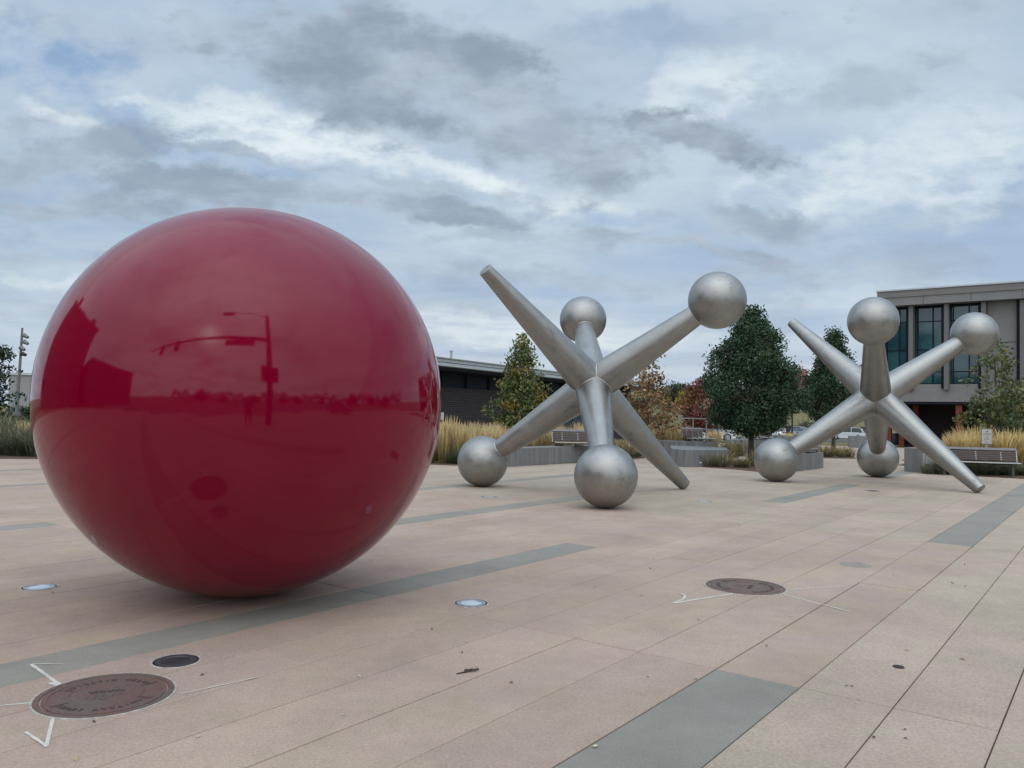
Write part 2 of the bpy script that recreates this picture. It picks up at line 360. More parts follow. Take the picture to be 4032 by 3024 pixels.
m_rim = tint('steel_rim', (.40, .42, .43), .35, .7, .1, 20)
m_rimdark = tint('dark_rim', (.12, .125, .135), .35, .5, .15, 20)
m_seal = tint('pale_grout', (.42, .385, .34), .9, 0, .3, 30)
m_gasket = pmat('black_gasket', (.02, .02, .022), .6)

# ------------------------------------------------------------------ mesh helpers
def link(name, me, mat=None, parent=None, mw=None):
    o = bpy.data.objects.new(name, me); C.objects.link(o)
    if mat is not None and me is not None and len(me.materials) == 0: me.materials.append(mat)
    if parent is not None: o.parent = parent
    if mw is not None: o.matrix_local = mw
    return o
def tag(o, label=None, cat=None, group=None, kind=None):
    if label: o['label'] = label
    if cat: o['category'] = cat
    if group: o['group'] = group
    if kind: o['kind'] = kind
    return o
def empty(name, loc=(0, 0, 0), rz=0.0, label=None, cat=None, group=None):
    o = bpy.data.objects.new(name, None); C.objects.link(o); o.location = loc; o.rotation_euler = (0, 0, rz); o.empty_display_size = .2
    return tag(o, label, cat, group)
def copy_tree(o, parent=None):
    c = o.copy(); C.objects.link(c)
    if parent is not None: c.parent = parent
    for ch in list(o.children): copy_tree(ch, c)
    return c
class MB:
    """collects simple solids, builds one mesh"""
    def __init__(s): s.v = []; s.f = []; s.sm = []
    def add(s, vs, fs, smooth=False):
        k = len(s.v); s.v += [tuple(v) for v in vs]; s.f += [tuple(i + k for i in f) for f in fs]; s.sm += [smooth] * len(fs); return s
    def box(s, c, d, R=None):
        hx, hy, hz = d[0] / 2, d[1] / 2, d[2] / 2
        vs = [Vector((sx * hx, sy * hy, sz * hz)) for sz in (-1, 1) for sx, sy in ((-1, -1), (1, -1), (1, 1), (-1, 1))]
        if R is not None: vs = [R @ v for v in vs]
        vs = [v + Vector(c) for v in vs]
        return s.add(vs, [(3, 2, 1, 0), (4, 5, 6, 7), (0, 1, 5, 4), (1, 2, 6, 5), (2, 3, 7, 6), (3, 0, 4, 7)])
    def prism(s, poly, z0, z1):
        n = len(poly)
        ar = sum(poly[i][0] * poly[(i + 1) % n][1] - poly[(i + 1) % n][0] * poly[i][1] for i in range(n))
        if ar < 0: poly = list(reversed(poly))
        vs = [(p[0], p[1], z0) for p in poly] + [(p[0], p[1], z1) for p in poly]
        return s.add(vs, [tuple(range(n - 1, -1, -1)), tuple(range(n, 2 * n))] + [(i, (i + 1) % n, (i + 1) % n + n, i + n) for i in range(n)])
    def tube(s, a, b, r0, r1=None, seg=12, caps=True, smooth=True):
        a = Vector(a); b = Vector(b); r1 = r0 if r1 is None else r1; d = (b - a).normalized()
        u = d.orthogonal().normalized(); w = d.cross(u)
        ring = lambda c, r: [c + (u * math.cos(2 * PI * i / seg) + w * math.sin(2 * PI * i / seg)) * r for i in range(seg)]
        s.add(ring(a, r0) + ring(b, r1), [(i, (i + 1) % seg, (i + 1) % seg + seg, i + seg) for i in range(seg)], smooth)
        if caps:
            s.add(ring(a, r0), [tuple(range(seg - 1, -1, -1))]); s.add(ring(b, r1), [tuple(range(seg))])
        return s
    def lathe(s, prof, seg=48, smooth=False, c=(0, 0, 0)):
        vs = []; fs = []
        for r, z in prof: vs += [(c[0] + r * math.cos(2 * PI * i / seg), c[1] + r * math.sin(2 * PI * i / seg), c[2] + z) for i in range(seg)]
        for k in range(len(prof) - 1):
            for i in range(seg):
                j = (i + 1) % seg; fs.append((k * seg + i, k * seg + j, (k + 1) * seg + j, (k + 1) * seg + i))
        s.add(vs, fs, smooth)
        return s
    def disc(s, r, z, seg=48, c=(0, 0)):
        return s.add([(c[0] + r * math.cos(2 * PI * i / seg), c[1] + r * math.sin(2 * PI * i / seg), z) for i in range(seg)], [tuple(range(seg))])
    def mesh(s, name='mesh', bevel=0.0):
        me = bpy.data.meshes.new(name); me.from_pydata(s.v, [], s.f); me.update()
        me.polygons.foreach_set('use_smooth', s.sm)
        if bevel > 0:
            bm = bmesh.new(); bm.from_mesh(me); bmesh.ops.remove_doubles(bm, verts=bm.verts, dist=1e-5)
            bmesh.ops.bevel(bm, geom=list(bm.edges), offset=bevel, segments=2, affect='EDGES', profile=.5, clamp_overlap=True); bm.to_mesh(me); bm.free()
        return me
    def obj(s, name, mat, parent=None, bevel=0.0):
        return link(name, s.mesh(name, bevel), mat, parent)
def Rz(a): return Matrix.Rotation(a, 3, 'Z')
def np_mesh(name, verts, faces):
    """fast mesh from arrays: verts (n,3), faces (m,k)"""
    verts = np.asarray(verts, np.float32); faces = np.asarray(faces, np.int32); k = faces.shape[1]
    me = bpy.data.meshes.new(name); me.vertices.add(len(verts)); me.loops.add(faces.size); me.polygons.add(len(faces))
    me.vertices.foreach_set('co', verts.ravel()); me.loops.foreach_set('vertex_index', faces.ravel())
    me.polygons.foreach_set('loop_start', np.arange(0, faces.size, k, dtype=np.int32)); me.polygons.foreach_set('loop_total', np.full(len(faces), k, np.int32))
    me.update(calc_edges=True); return me

# ------------------------------------------------------------------ terrain
TH = 0.92270775
UA = Vector((math.cos(TH), math.sin(TH), 0)); UB = Vector((-math.sin(TH), math.cos(TH), 0))
def sstep(a, b, x):
    t = min(1, max(0, (x - a) / (b - a))); return t * t * (3 - 2 * t)
def zg(x, y):
    z = -0.0175 * min(max(0.0, y - 30.0), 95.0)
    z += sstep(122, 200, y) * 7.2 * sstep(2, 34, x) + sstep(180, 420, y) * 9.0 * sstep(0, 60, x)
    z += 3.0 * sstep(-60, -230, y) + 4.5 * sstep(-70, -260, y) * sstep(10, -120, x)
    return z
def build_terrain():
    xs = sorted(set([-900, -600, -400, -300, -230, -180] + list(range(-140, 141, 10)) + [180, 230, 300, 400, 600, 900]))
    ys = sorted(set([-700, -450, -300, -230, -180] + list(range(-140, 261, 10)) + [300, 350, 420, 520, 700, 1000, 1500]))
    vs = [(x, y, zg(x, y) - 0.07) for y in ys for x in xs]; nx = len(xs)
    fs = [(j * nx + i, j * nx + i + 1, (j + 1) * nx + i + 1, (j + 1) * nx + i) for j in range(len(ys) - 1) for i in range(nx - 1)]
    o = MB().add(vs, fs, True).obj('ground', m_field); tag(o, kind='structure', label='dry tan grass land rising to a low hill')
build_terrain()
def sheet(name, poly, z, mat, kind='structure', label=None, n=1):
    """flat surfacing laid on the terrain"""
    bm = bmesh.new(); bm.faces.new([bm.verts.new((p[0], p[1], 0)) for p in poly])
    bmesh.ops.triangulate(bm, faces=bm.faces[:])
    for _ in range(n): bmesh.ops.subdivide_edges(bm, edges=bm.edges[:], cuts=1, use_grid_fill=True)
    for v in bm.verts: v.co.z = zg(v.co.x, v.co.y) + z
    bmesh.ops.recalc_face_normals(bm, faces=bm.faces[:])
    me = bpy.data.meshes.new(name); bm.to_mesh(me); bm.free()
    if me.polygons[0].normal.z < 0: me.flip_normals()
    o = link(name, me, mat); return tag(o, kind=kind, label=label)
sheet('parking_lot', [(20, 88), (120, 84), (120, 126), (14, 126)], -0.02, m_asph, label='asphalt car park beyond the plaza', n=3)
sheet('street', [(-120, -32), (60, -32), (60, -5), (-120, -5)], -0.02, m_asph, label='asphalt street behind the viewer', n=3)

# ------------------------------------------------------------------ planting beds (soil) and the plaza paving
bed_left = [(-46, 19.5), (-13.4, 21.3), (-8.5, 22.3), (-2.16, 22.26), (-1.41, 22.06), (-.1, 21.95), (1.95, 24.3), (3.1, 26.0), (4.3, 27.5), (6.2, 30.5), (-2.5, 46.5), (-13.5, 31.8), (-46, 44)]
g = gnd
bed_mid = [tuple(g(2700, 1834)[:2]), tuple(g(2800, 1842)[:2]), tuple(g(2900, 1850)[:2]), tuple(g(2985, 1858)[:2]), (7.9, 23.0), (9.0, 27.0), (7.0, 27.2), (5.6, 25.0)]
bed_far = [tuple(g(3215, 1803)[:2]), tuple(g(3300, 1805)[:2]), tuple(g(3372, 1806)[:2]), (13.6, 35.0), (10.8, 35.5)]
bed_right = [tuple(g(3655, 1866)[:2]), tuple(g(3800, 1873)[:2]), tuple(g(4032, 1886)[:2]), (19.5, 16.5), (26, 24), (14.5, 30.0)]
beds = [bed_left, bed_mid, bed_far, bed_right]
def inside(pt, poly):
    x, y = pt; c = False; n = len(poly)
    for i in range(n):
        x1, y1 = poly[i]; x2, y2 = poly[(i + 1) % n]
        if (y1 > y) != (y2 > y) and x < (x2 - x1) * (y - y1) / (y2 - y1) + x1: c = not c
    return c
def build_beds():
    for i, poly in enumerate(beds):
        o = MB().prism(poly, -0.6 if max(p[1] for p in poly) > 32 else -0.1, 0.012).obj('planting_bed', m_mulch)
        tag(o, kind='structure', label=['mulched bed along the left back edge', 'mulched bed under the nearest round green tree', 'mulched bed under the second green tree', 'mulched bed behind the long bench at right'][i])
build_beds()

keyn = [(-40, -18.8), (0, .487), (1, .962), (2, 1.440), (3, 1.931), (4, 2.444), (5, 2.917), (6, 3.386), (7, 3.83), (8, 4.27), (9, 4.706), (10, 5.127), (16, 7.51), (17, 7.93), (23, 10.42), (24, 10.80), (30, 13.1), (31, 13.5), (37, 15.75), (38, 16.05), (44, 19.35), (45, 19.65), (60, 26.0)]
def n_of(i):
    for (i0, n0), (i1, n1) in zip(keyn, keyn[1:]):
        if i0 <= i <= i1: return n0 + (n1 - n0) * (i - i0) / (i1 - i0)
blines = [-14.8, -11.6, -8.4, -5.15, -1.9, 1.35, 4.604, 7.862, 11.034, 14.1, 16.8, 19.45, 22.0, 25.3, 28.5, 31.7, 34.9, 38.1, 41.3, 44.5, 47.7, 51, 54, 57, 60]
grey_segs = {2: [(-30, 4.604), (11.034, 25.3)], 9: [(-30, 7.862), (14.1, 19.45), (22.0, 25.3)], 16: [(4.604, 13.0)], 23: [(-30, 4.604), (11.034, 16.8)], 37: [(-30, 60)], 44: [(-30, 60)]}
def slab_is_grey(i, a0, a1):
    return i in grey_segs and any(s0 - .01 <= (a0 + a1) / 2 <= s1 + .01 for s0, s1 in grey_segs[i])
def to_px(p):
    d = Vector(p) - Vector((0, 0, CAM_H)); zc = d.dot(CF)
    if zc < 0.1: return None
    return 2016 + FPX * d.dot(CR) / zc, 1512 - FPX * d.dot(CU) / zc, zc
def build_plaza():
    root = empty('plaza', (0, 0, 0), 0); tag(root, kind='structure', label='concrete plaza of long tan slabs and grey bands')
    cells = []
    for i in range(-34, 58):
        for j in range(len(blines) - 1):
            n0, n1 = n_of(i), n_of(i + 1); a0, a1 = blines[j], blines[j + 1]
            c = UA * ((a0 + a1) / 2) + UB * ((n0 + n1) / 2)
            if any(inside((c.x, c.y), b) for b in beds) and c.y > 25: continue
            if all(any(inside(tuple((UA * a + UB * n)[:2]), b) for b in beds) for a in (a0, a1) for n in (n0, n1)): continue
            if c.length > 66 or c.y > 60 or c.y < -5.5 or c.x < -30 or (c.x > 30): continue
            pts = [to_px(UA * a + UB * n) for a in (a0, (a0 + a1) / 2, a1) for n in (n0, n1)]
            pts = [p for p in pts if p]
            vis = [p for p in pts if -200 < p[0] < 4232 and p[1] < 3300]
            size = 0
            if vis: size = 1.0 / min(p[2] for p in vis)
            cells.append((size, i, j, n0, n1, a0, a1))
    cells.sort(key=lambda t: -t[0])
    hidden_c = Vector((-2.1163, 6.5533, 0))
    jo = {m_tan: MB(), m_buff: MB(), m_band: MB()}
    count = 0
    for size, i, j, n0, n1, a0, a1 in cells:
        gp = 0.0030 if i > 2 else 0.0033
        grey = slab_is_grey(i, a0, a1)
        mat = m_band if grey else (m_buff if i < 2 or a0 > 11 else m_tan)
        e = rnd.uniform(-.0015, .0015)
        P = [UA * a + UB * n for a, n in ((a0 + gp, n0 + gp), (a1 - gp, n0 + gp), (a1 - gp, n1 - gp), (a0 + gp, n1 - gp))]
        vs = [(p.x, p.y, zg(p.x, p.y) + zz) for zz in (-.05, -0.0015 + e) for p in P]
        P2 = [UA * a + UB * n for a, n in ((a0 + gp + .004, n0 + gp + .004), (a1 - gp - .004, n0 + gp + .004), (a1 - gp - .004, n1 - gp - .004), (a0 + gp + .004, n1 - gp - .004))]
        vs += [(p.x, p.y, zg(p.x, p.y) + .0015 + e) for p in P2]
        fs = [(0, 1, 5, 4), (1, 2, 6, 5), (2, 3, 7, 6), (3, 0, 4, 7), (4, 5, 9, 8), (5, 6, 10, 9), (6, 7, 11, 10), (7, 4, 8, 11), (8, 9, 10, 11)]
        if size > 0 and count < 299:
            count += 1
            o = MB().add(vs, fs).obj('paving_slab', mat, root)
            if grey: o['label'] = 'smooth grey concrete band slab'
        else:
            jo[mat].add(vs, fs)
    for mat, mb in jo.items():
        o = mb.obj('paving_slabs', mat, root); o['kind'] = 'stuff'
    b = MB(); 
    pts = [UA * a + UB * n for a, n in ((-15, -17), (61, -17), (61, 26), (-15, 26))]
    bm_v = []; N = 24
    for jy in range(N + 1):
        for ix in range(N + 1):
            a = -15 + 76 * ix / N; n = -17 + 43 * jy / N; p = UA * a + UB * n; bm_v.append((p.x, p.y, zg(p.x, p.y) - .03))
    b.add(bm_v, [(j * (N + 1) + i, j * (N + 1) + i + 1, (j + 1) * (N + 1) + i + 1, (j + 1) * (N + 1) + i) for j in range(N) for i in range(N)])
    b.obj('joint_bed', m_under, root)
    return root
plaza = build_plaza()

def strip(name, pts, w, mat, z=0.005, parent=None, tail=None):
    """hand-sprayed line on the paving, through ground points"""
    mb = MB(); L = []
    pts = [Vector((p[0], p[1], 0)) for p in pts]
    fine = []
    for a, b in zip(pts, pts[1:]):
        n = max(2, int((b - a).length / .05))
        fine += [a.lerp(b, k / n) for k in range(n)]
    fine.append(pts[-1])
    for k, p in enumerate(fine):
        d = (fine[min(k + 1, len(fine) - 1)] - fine[max(k - 1, 0)]).normalized(); nrm = Vector((-d.y, d.x, 0))
        t = k / (len(fine) - 1); ww = w * (1 if tail is None else 1 + (tail - 1) * t) * rnd.uniform(.8, 1.15)
        L.append((p + nrm * ww * .8, p + nrm * ww * .35, p - nrm * ww * .35, p - nrm * ww * .8))
    vs = [(v.x, v.y, z) for ab in L for v in ab]
    fs = [(4 * k + q, 4 * k + q + 1, 4 * k + q + 5, 4 * k + q + 4) for k in range(len(L) - 1) for q in range(3)]
    o = mb.add(vs, fs).obj(name, mat, parent)
    at_ = o.data.attributes.new('edge', 'FLOAT', 'POINT'); at_.data.foreach_set('value', [e for k in range(len(L)) for e in ((1.6 if k in (0, len(L) - 1) else 1.2), 0.25, 0.25, 1.2)])
    return o

# ------------------------------------------------------------------ the red ball
def sphere_mesh(name, r, u=96, v=64):
    prof = [(r * math.sin(PI * k / v), -r * math.cos(PI * k / v)) for k in range(1, v)]
    mb = MB().lathe(prof, u, True)
    n = len(mb.v); mb.v += [(0, 0, -r), (0, 0, r)]
    for i in range(u):
        j = (i + 1) % u; mb.f.append((n, j, i)); mb.sm.append(True)
        k = (v - 2) * u; mb.f.append((n + 1, k + i, k + j)); mb.sm.append(True)
    return mb.mesh(name)
RB = 1.5416
o = link('giant_ball', sphere_mesh('giant_ball', RB, 160, 110), m_red); o.location = (-2.1163, 6.5533, RB + .002)
tag(o, 'giant glossy dark red ball sculpture resting on the plaza', 'sculpture')

# ------------------------------------------------------------------ the steel jacks
JL, JT, JR = 2.7509, 3.0661, 0.5046
ball_me = sphere_mesh('jack_ball', JR, 72, 48)
def arm_mesh(length, r0, r1, cap):
    mb = MB(); N = 40
    k = 14
    prof = [(r0 + (r1 - r0) * t / k, length * t / k) for t in range(k + 1)]
    mb.lathe(prof, N * 2, True)
    if cap:
        mb.lathe([(r1, length), (r1 - .004, length + .004), (0.001, length + .004)], N * 2, False)
    return mb.mesh('jack_arm')
arm_ball = arm_mesh(JL - JR * .8, .352, .186, False)
arm_tip = arm_mesh(JT, .352, .124, True)
bead = MB()
def torus(R, r, z, seg=64, sg=8):
    mb = MB(); vs = []; fs = []
    for i in range(seg):
        a = 2 * PI * i / seg
        for j in range(sg):
            t = 2 * PI * j / sg; rr = R + r * math.cos(t); vs.append((rr * math.cos(a), rr * math.sin(a), z + r * math.sin(t)))
    for i in range(seg):
        for j in range(sg): fs.append((i * sg + j, ((i + 1) % seg) * sg + j, ((i + 1) % seg) * sg + (j + 1) % sg, i * sg + (j + 1) % sg))
    return mb.add(vs, fs, True).mesh('weld_bead')
zj = JL - math.sqrt(JR ** 2 - .193 ** 2)
bead_me = torus(.352 + (.186 - .352) * zj / (JL - JR * .8), .008, zj - .002)
def make_jack(label):
    root = empty('giant_jack'); tag(root, label, 'sculpture', 'giant steel jacks')
    axes = [((1, 0, 0), 1), ((-1, 0, 0), 1), ((0, 1, 0), 1), ((0, -1, 0), 1), ((0, 0, 1), 0), ((0, 0, -1), 0)]
    for ax, ball in axes:
        q = Vector(ax).to_track_quat('Z', 'X').to_matrix().to_4x4() if abs(ax[2]) < .5 else (Matrix.Identity(4) if ax[2] > 0 else Matrix.Rotation(PI, 4, 'X'))
        a = link('arm', arm_ball if ball else arm_tip, m_steel, root, q)
        if not ball: a['label'] = 'plain tapered arm with a flat cut end'
        if ball:
            link('ball', ball_me, m_steel, root, Matrix.Translation(Vector(ax) * JL) @ q @ Matrix.Rotation(rnd.uniform(0, 6), 4, 'Z'))
            link('weld_bead', bead_me, m_weld, root, q)
    r0, kk = .352, .0725
    for ax, full in (((0, 0, 1), 1), ((0, 0, -1), 1), ((1, 0, 0), 0), ((-1, 0, 0), 0)):
        A_ = Vector(ax); U_ = Vector((0, 1, 0)); V_ = A_.cross(U_)
        def pt(phi):
            m_ = max(abs(math.cos(phi)), abs(math.sin(phi))); s_ = r0 * m_ / (1 + kk * m_); rr = r0 - kk * s_ + .001
            return A_ * (s_ + .001) + U_ * (rr * math.cos(phi)) + V_ * (rr * math.sin(phi))
        for q_ in range(4):
            if not full and q_ % 2: continue
            mb = MB(); N_ = 18; P_ = [pt(-PI / 4 + PI / 2 * q_ + PI / 2 * t / N_) for t in range(N_ + 1)]
            for t in range(N_): mb.tube(P_[t], P_[t + 1], .009, None, 6, False)
            mb.obj('weld_seam', m_seam, root)
    return root
def mat4(rows, cen):
    X = Vector((rows[0][0], rows[1][0], rows[2][0])).normalized(); Y = Vector((rows[0][1], rows[1][1], rows[2][1])); Y = (Y - X * Y.dot(X)).normalized(); Z = X.cross(Y)
    m = Matrix.Identity(4)
    for i in range(3): m[i][0], m[i][1], m[i][2], m[i][3] = X[i], Y[i], Z[i], cen[i]
    return m
j1 = make_jack('nearer brushed steel jack sculpture, with one ball pointing straight at the viewer')
j1.matrix_world = mat4([[7e-4, -.7527, .6584], [-.8362, .3606, .4132], [-.5484, -.5508, -.6292]], (1.51584, 15.15933, 2.0165))
j2 = copy_tree(j1); j2['label'] = 'farther brushed steel jack sculpture, at right in front of the modern building'
j2.matrix_world = mat4([[-.8358, .3617, .4131], [7e-4, .7531, -.6579], [-.549, -.5496, -.6297]], (8.47827, 18.80421, 2.0145))

# ------------------------------------------------------------------ covers and lights set in the paving
def text_mesh(txt, size, arc=None, ang=0.0, up=True, depth=.003):
    """raised lettering as mesh; arc = radius for text set round a circle"""
    allv = []; allf = []
    def one(s):
        cu = bpy.data.curves.new('t', 'FONT'); cu.body = s; cu.size = size; cu.extrude = depth; cu.align_x = 'CENTER'; cu.align_y = 'CENTER'; cu.resolution_u = 2
        ob = bpy.data.objects.new('t', cu); C.objects.link(ob)
        me = bpy.data.meshes.new_from_object(ob.evaluated_get(bpy.context.evaluated_depsgraph_get())); C.objects.unlink(ob); bpy.data.objects.remove(ob)
        v = [x.co.copy() for x in me.vertices]; f = [tuple(p.vertices) for p in me.polygons]; bpy.data.meshes.remove(me); return v, f
    def push(v, f):
        k = len(allv); allv.extend(v); allf.extend([tuple(i + k for i in q) for q in f])
    if arc is None:
        v, f = one(txt); push(v, f)
    else:
        step = size * .82 / arc; n = len(txt)
        for i, ch in enumerate(txt):
            if ch == ' ': continue
            v, f = one(ch); t = (i - (n - 1) / 2) * step
            a = ang - t if up else ang + t
            R = Matrix.Rotation(a - PI / 2 if up else a + PI / 2, 3, 'Z')
            push([R @ x + Vector((math.cos(a) * arc, math.sin(a) * arc, 0)) for x in v], f)
    me = bpy.data.meshes.new('lettering'); me.from_pydata([tuple(v) for v in allv], [], allf); me.update(); return me

def build_manhole():
    root = empty('manhole_cover')
    MB().lathe([(.368, .0), (.367, .0045), (.356, .0055), (.352, .003)], 72).obj('grout_ring', m_seal, root)
    MB().lathe([(.352, .003), (.350, .007), (.322, .007), (.318, -.004)], 72).obj('frame', m_iron, root)
    lid = MB().lathe([(.313, -.004), (.312, .0065), (.286, .0065), (.284, .0035), (.196, .0035), (.194, .0065), (.186, .0065), (.184, .0035)], 72)
    lid.disc(.184, .0035, 72); lo = lid.obj('lid', m_iron, root)
    for k, a in enumerate((rad(28), rad(152), rad(208), rad(332))):
        R = Rz(a); MB().box(R @ Vector((.240, 0, .0045)), (.088, .008, .006), R).obj('rib', m_iron2, lo)
    lt = link('lettering', text_mesh('PARKER', .052), m_iron2, lo); lt.matrix_local = Matrix.Translation((.0, -.045, .005)) @ Matrix.Rotation(0, 4, 'Z')
    for me_, nm in ((text_mesh('SANITARY SEWER', .046, .240, PI / 2, True), 'top'), (text_mesh('WATER DISTRICT', .046, .240, -PI / 2, False), 'low')):
        l2 = link('lettering', me_, m_iron2, lo); l2.location = (0, 0, .005)
    ov = MB()
    for x, y, r in ((-.06, .02, .024), (-.02, .045, .022), (.03, .03, .028), (.005, .075, .022), (.07, .055, .026)):
        ov.lathe([(r, .0035), (r * .9, .008), (.0005, .0054)], 16, False, (x, y, 0))
    ov.obj('emblem', m_iron2, lo)
    return root
mh1 = build_manhole(); mh1.location = (-2.063, 4.215, 0.001); mh1.rotation_euler = (0, 0, rad(200)); mh1.scale = (.93, .93, 1)
tag(mh1, 'rusty round iron cover nearest the viewer, left, below the red ball', 'manhole cover', 'iron covers in the paving')
mh2 = copy_tree(mh1); mh2.location = (2.085, 7.155, .001); mh2.rotation_euler = (0, 0, rad(65)); mh2.scale = (.96, .96, 1)
mh2['label'] = 'rusty round iron cover set in the paving right of the red ball'

def build_inground(lens):
    root = empty('ground_light')
    MB().lathe([(.141, 0), (.140, .004), (.128, .0055), (.126, .002)], 48).obj('grout_ring', m_seal, root)
    MB().lathe([(.126, .001), (.125, .005), (.116, .005), (.115, .002)], 48).obj('gasket', m_gasket, root)
    MB().lathe([(.115, .002), (.114, .006), (.084, .0065), (.083, .004)], 48).obj('rim', m_rim if lens is m_lens else m_rimdark, root)
    mb = MB().lathe([(.083, .004), (.06, .0075), (.001, .009)], 48, True); mb.obj('lens', lens, root)
    return root
gl = build_inground(m_lens); gl.location = (-.285, 6.345, .001)
tag(gl, 'pale round in-ground light with frosted lens, right of the red ball', 'ground light', 'lights set flush in the paving')
for p, s, lab in (((-3.80, 6.60), 1.0, 'pale round in-ground light left of the red ball'), ((3.40, 14.15), .95, 'small white in-ground light between the two jacks'),
                  ((-.36, 14.2), 1.1, 'dull in-ground light behind the red ball, before the nearer jack')):
    c2 = copy_tree(gl); c2.location = (p[0], p[1], .001); c2.scale = (s, s, 1); c2['label'] = lab
gd = build_inground(m_lensdark); gd.location = (-1.935, 4.78, .001); gd.scale = (1.0, 1.0, 1)
tag(gd, 'black in-ground light just beyond the nearest iron cover', 'ground light', 'lights set flush in the paving')
p = g(3436, 1934); c2 = copy_tree(gd); c2.location = (p.x, p.y, .001); c2.scale = (1.15, 1.15, 1); c2['label'] = 'dark round fixture in the paving before the farther jack'
p = g(3368, 2224); o = MB().lathe([(.15, .0), (.146, .003), (.001, .0035)], 40).obj('drain_cover', tint('stained_cover', (.27, .245, .205), .85, 0, .2, 14)); o.location = (p.x, p.y, .001)
tag(o, 'plain dark grey round cover alone in the buff paving', 'drain cover')
p = g(3538, 2628); o = MB().lathe([(.034, .0), (.032, .006), (.001, .007)], 24).obj('cleanout_cap', m_gasket); o.location = (p.x, p.y, .001)
tag(o, 'tiny black round cap in the right foreground slab', 'cap')

# spray-painted location arrows round the covers: part of the plaza
def pm(name, pxs, w, mat=m_mark, tail=None, z=.0048):
    strip(name, [g(*q) for q in pxs], w, mat, z, plaza, tail)
pm('painted_arrow', [(228, 2694), (123, 2618)], .021); pm('painted_arrow', [(126, 2618), (250, 2616)], .014, m_mark, .5, .0054)
pm('painted_line', [(150, 2768), (-60, 2787)], .012); pm('painted_arrow', [(212, 2818), (181, 2944)], .019); pm('painted_arrow', [(184, 2942), (101, 2886)], .016, m_mark, .9, .0054)
pm('painted_line', [(712, 2736), (1014, 2669)], .010, m_faint, 1.3); pm('painted_line', [(2884, 2340), (2651, 2377)], .018, m_mark, 1.5)
pm('painted_arrow', [(2655, 2375), (2690, 2362), (2698, 2348), (2680, 2338)], .02, m_faint, None, .0054); pm('painted_line', [(3114, 2323), (3327, 2308)], .018, m_faint); pm('painted_line', [(3088, 2342), (3345, 2410)], .015)
pm('paint_blot', [(205, 2690), (245, 2706)], .05, m_mark, .6, .006)

# ------------------------------------------------------------------ leaves, twigs and specks lying on the paving
def leaf_mesh(L, Wd):
    vs = [(-L / 2, 0, .004), (-L / 6, Wd / 2, .012), (-L / 6, -Wd / 2, .010), (L / 5, Wd / 2.4, .008), (L / 5, -Wd / 2.4, .012), (L / 2, 0, .016), (-L * .75, .01, .006), (-L / 2, .004, .006)]
    return MB().add(vs, [(0, 2, 1), (1, 2, 4, 3), (3, 4, 5), (0, 7, 6)]).mesh('fallen_leaf')
m_l1 = tint('dry_brown_leaf', (.07, .05, .04), .8); m_l2 = tint('dry_tan_leaf', (.42, .34, .2), .8); m_l3 = tint('dry_orange_leaf', (.33, .13, .05), .8); m_l4 = tint('pale_leaf', (.55, .52, .36), .8)
lm = {}
for nm, mt, L, wd in (('brown', m_l1, .045, .022), ('tan', m_l4, .05, .024), ('orange', m_l3, .06, .034), ('yellow', m_l2, .055, .026)):
    me = leaf_mesh(L, wd); me.materials.append(mt); lm[nm] = me
spots = [('brown', 2345, 2313), ('brown', 2750, 2443), ('brown', 2525, 2348), ('brown', 2550, 2668), ('brown', 3335, 2703), ('brown', 3018, 2545), ('brown', 3800, 2310), ('brown', 3750, 2298), ('brown', 3798, 2224),
         ('brown', 3563, 2065), ('brown', 2910, 2072), ('brown', 2575, 2203), ('brown', 2560, 2240), ('brown', 3563, 2875), ('brown', 3566, 2911), ('brown', 3440, 2906), ('brown', 797, 2660), ('brown', 370, 2845),
         ('brown', 242, 2026), ('brown', 15, 2205), ('brown', 310, 2155), ('brown', 208, 2335), ('brown', 2640, 1948), ('brown', 3000, 1880), ('brown', 3305, 1890), ('brown', 1700, 2480), ('brown', 1820, 2572),
         ('tan', 2158, 2308), ('tan', 2284, 2278), ('tan', 1836, 2529), ('tan', 1350, 2818), ('tan', 1415, 2667), ('tan', 2345, 2943), ('tan', 4025, 2518), ('tan', 1010, 2672), ('tan', 780, 2905), ('tan', 3146, 1886), ('tan', 3725, 1913),
         ('orange', 2013, 2689), ('orange', 3355, 2704), ('orange', 3790, 2598), ('yellow', 298, 2995), ('yellow', 2740, 2677), ('yellow', 3515, 2265), ('yellow', 3572, 2563)]
for kind, px, py in spots:
    p = g(px, py); o = link('fallen_leaf', lm[kind]); o.location = (p.x, p.y, .002); o.rotation_euler = (rnd.uniform(-.2, .2), rnd.uniform(-.2, .2), rnd.uniform(0, 6.28))
    s = rnd.uniform(.45, .75); o.scale = (s, s, s)
    tag(o, {'brown': 'small dark brown dried leaf lying on the paving', 'tan': 'small pale bleached leaf lying on the paving', 'orange': 'rusty orange fallen leaf lying on the paving', 'yellow': 'yellowish fallen leaf lying on the paving'}[kind], 'leaf', kind + ' leaves scattered on the paving')
a = g(1798, 2657); b_ = g(1884, 2641)
mb = MB(); mb.tube((a.x, a.y, .006), (b_.x, b_.y, .012), .0035, .006, 6); mid = a.lerp(b_, .6); mb.tube((mid.x, mid.y, .01), (mid.x + .012, mid.y + .07, .008), .003, .001, 5); mb.tube((mid.x - .03, mid.y - .006, .012), (mid.x + .05, mid.y + .012, .014), .010, .003, 6)
tag(mb.obj('twig', m_l1), 'short dry brown twig lying in the middle foreground', 'twig')

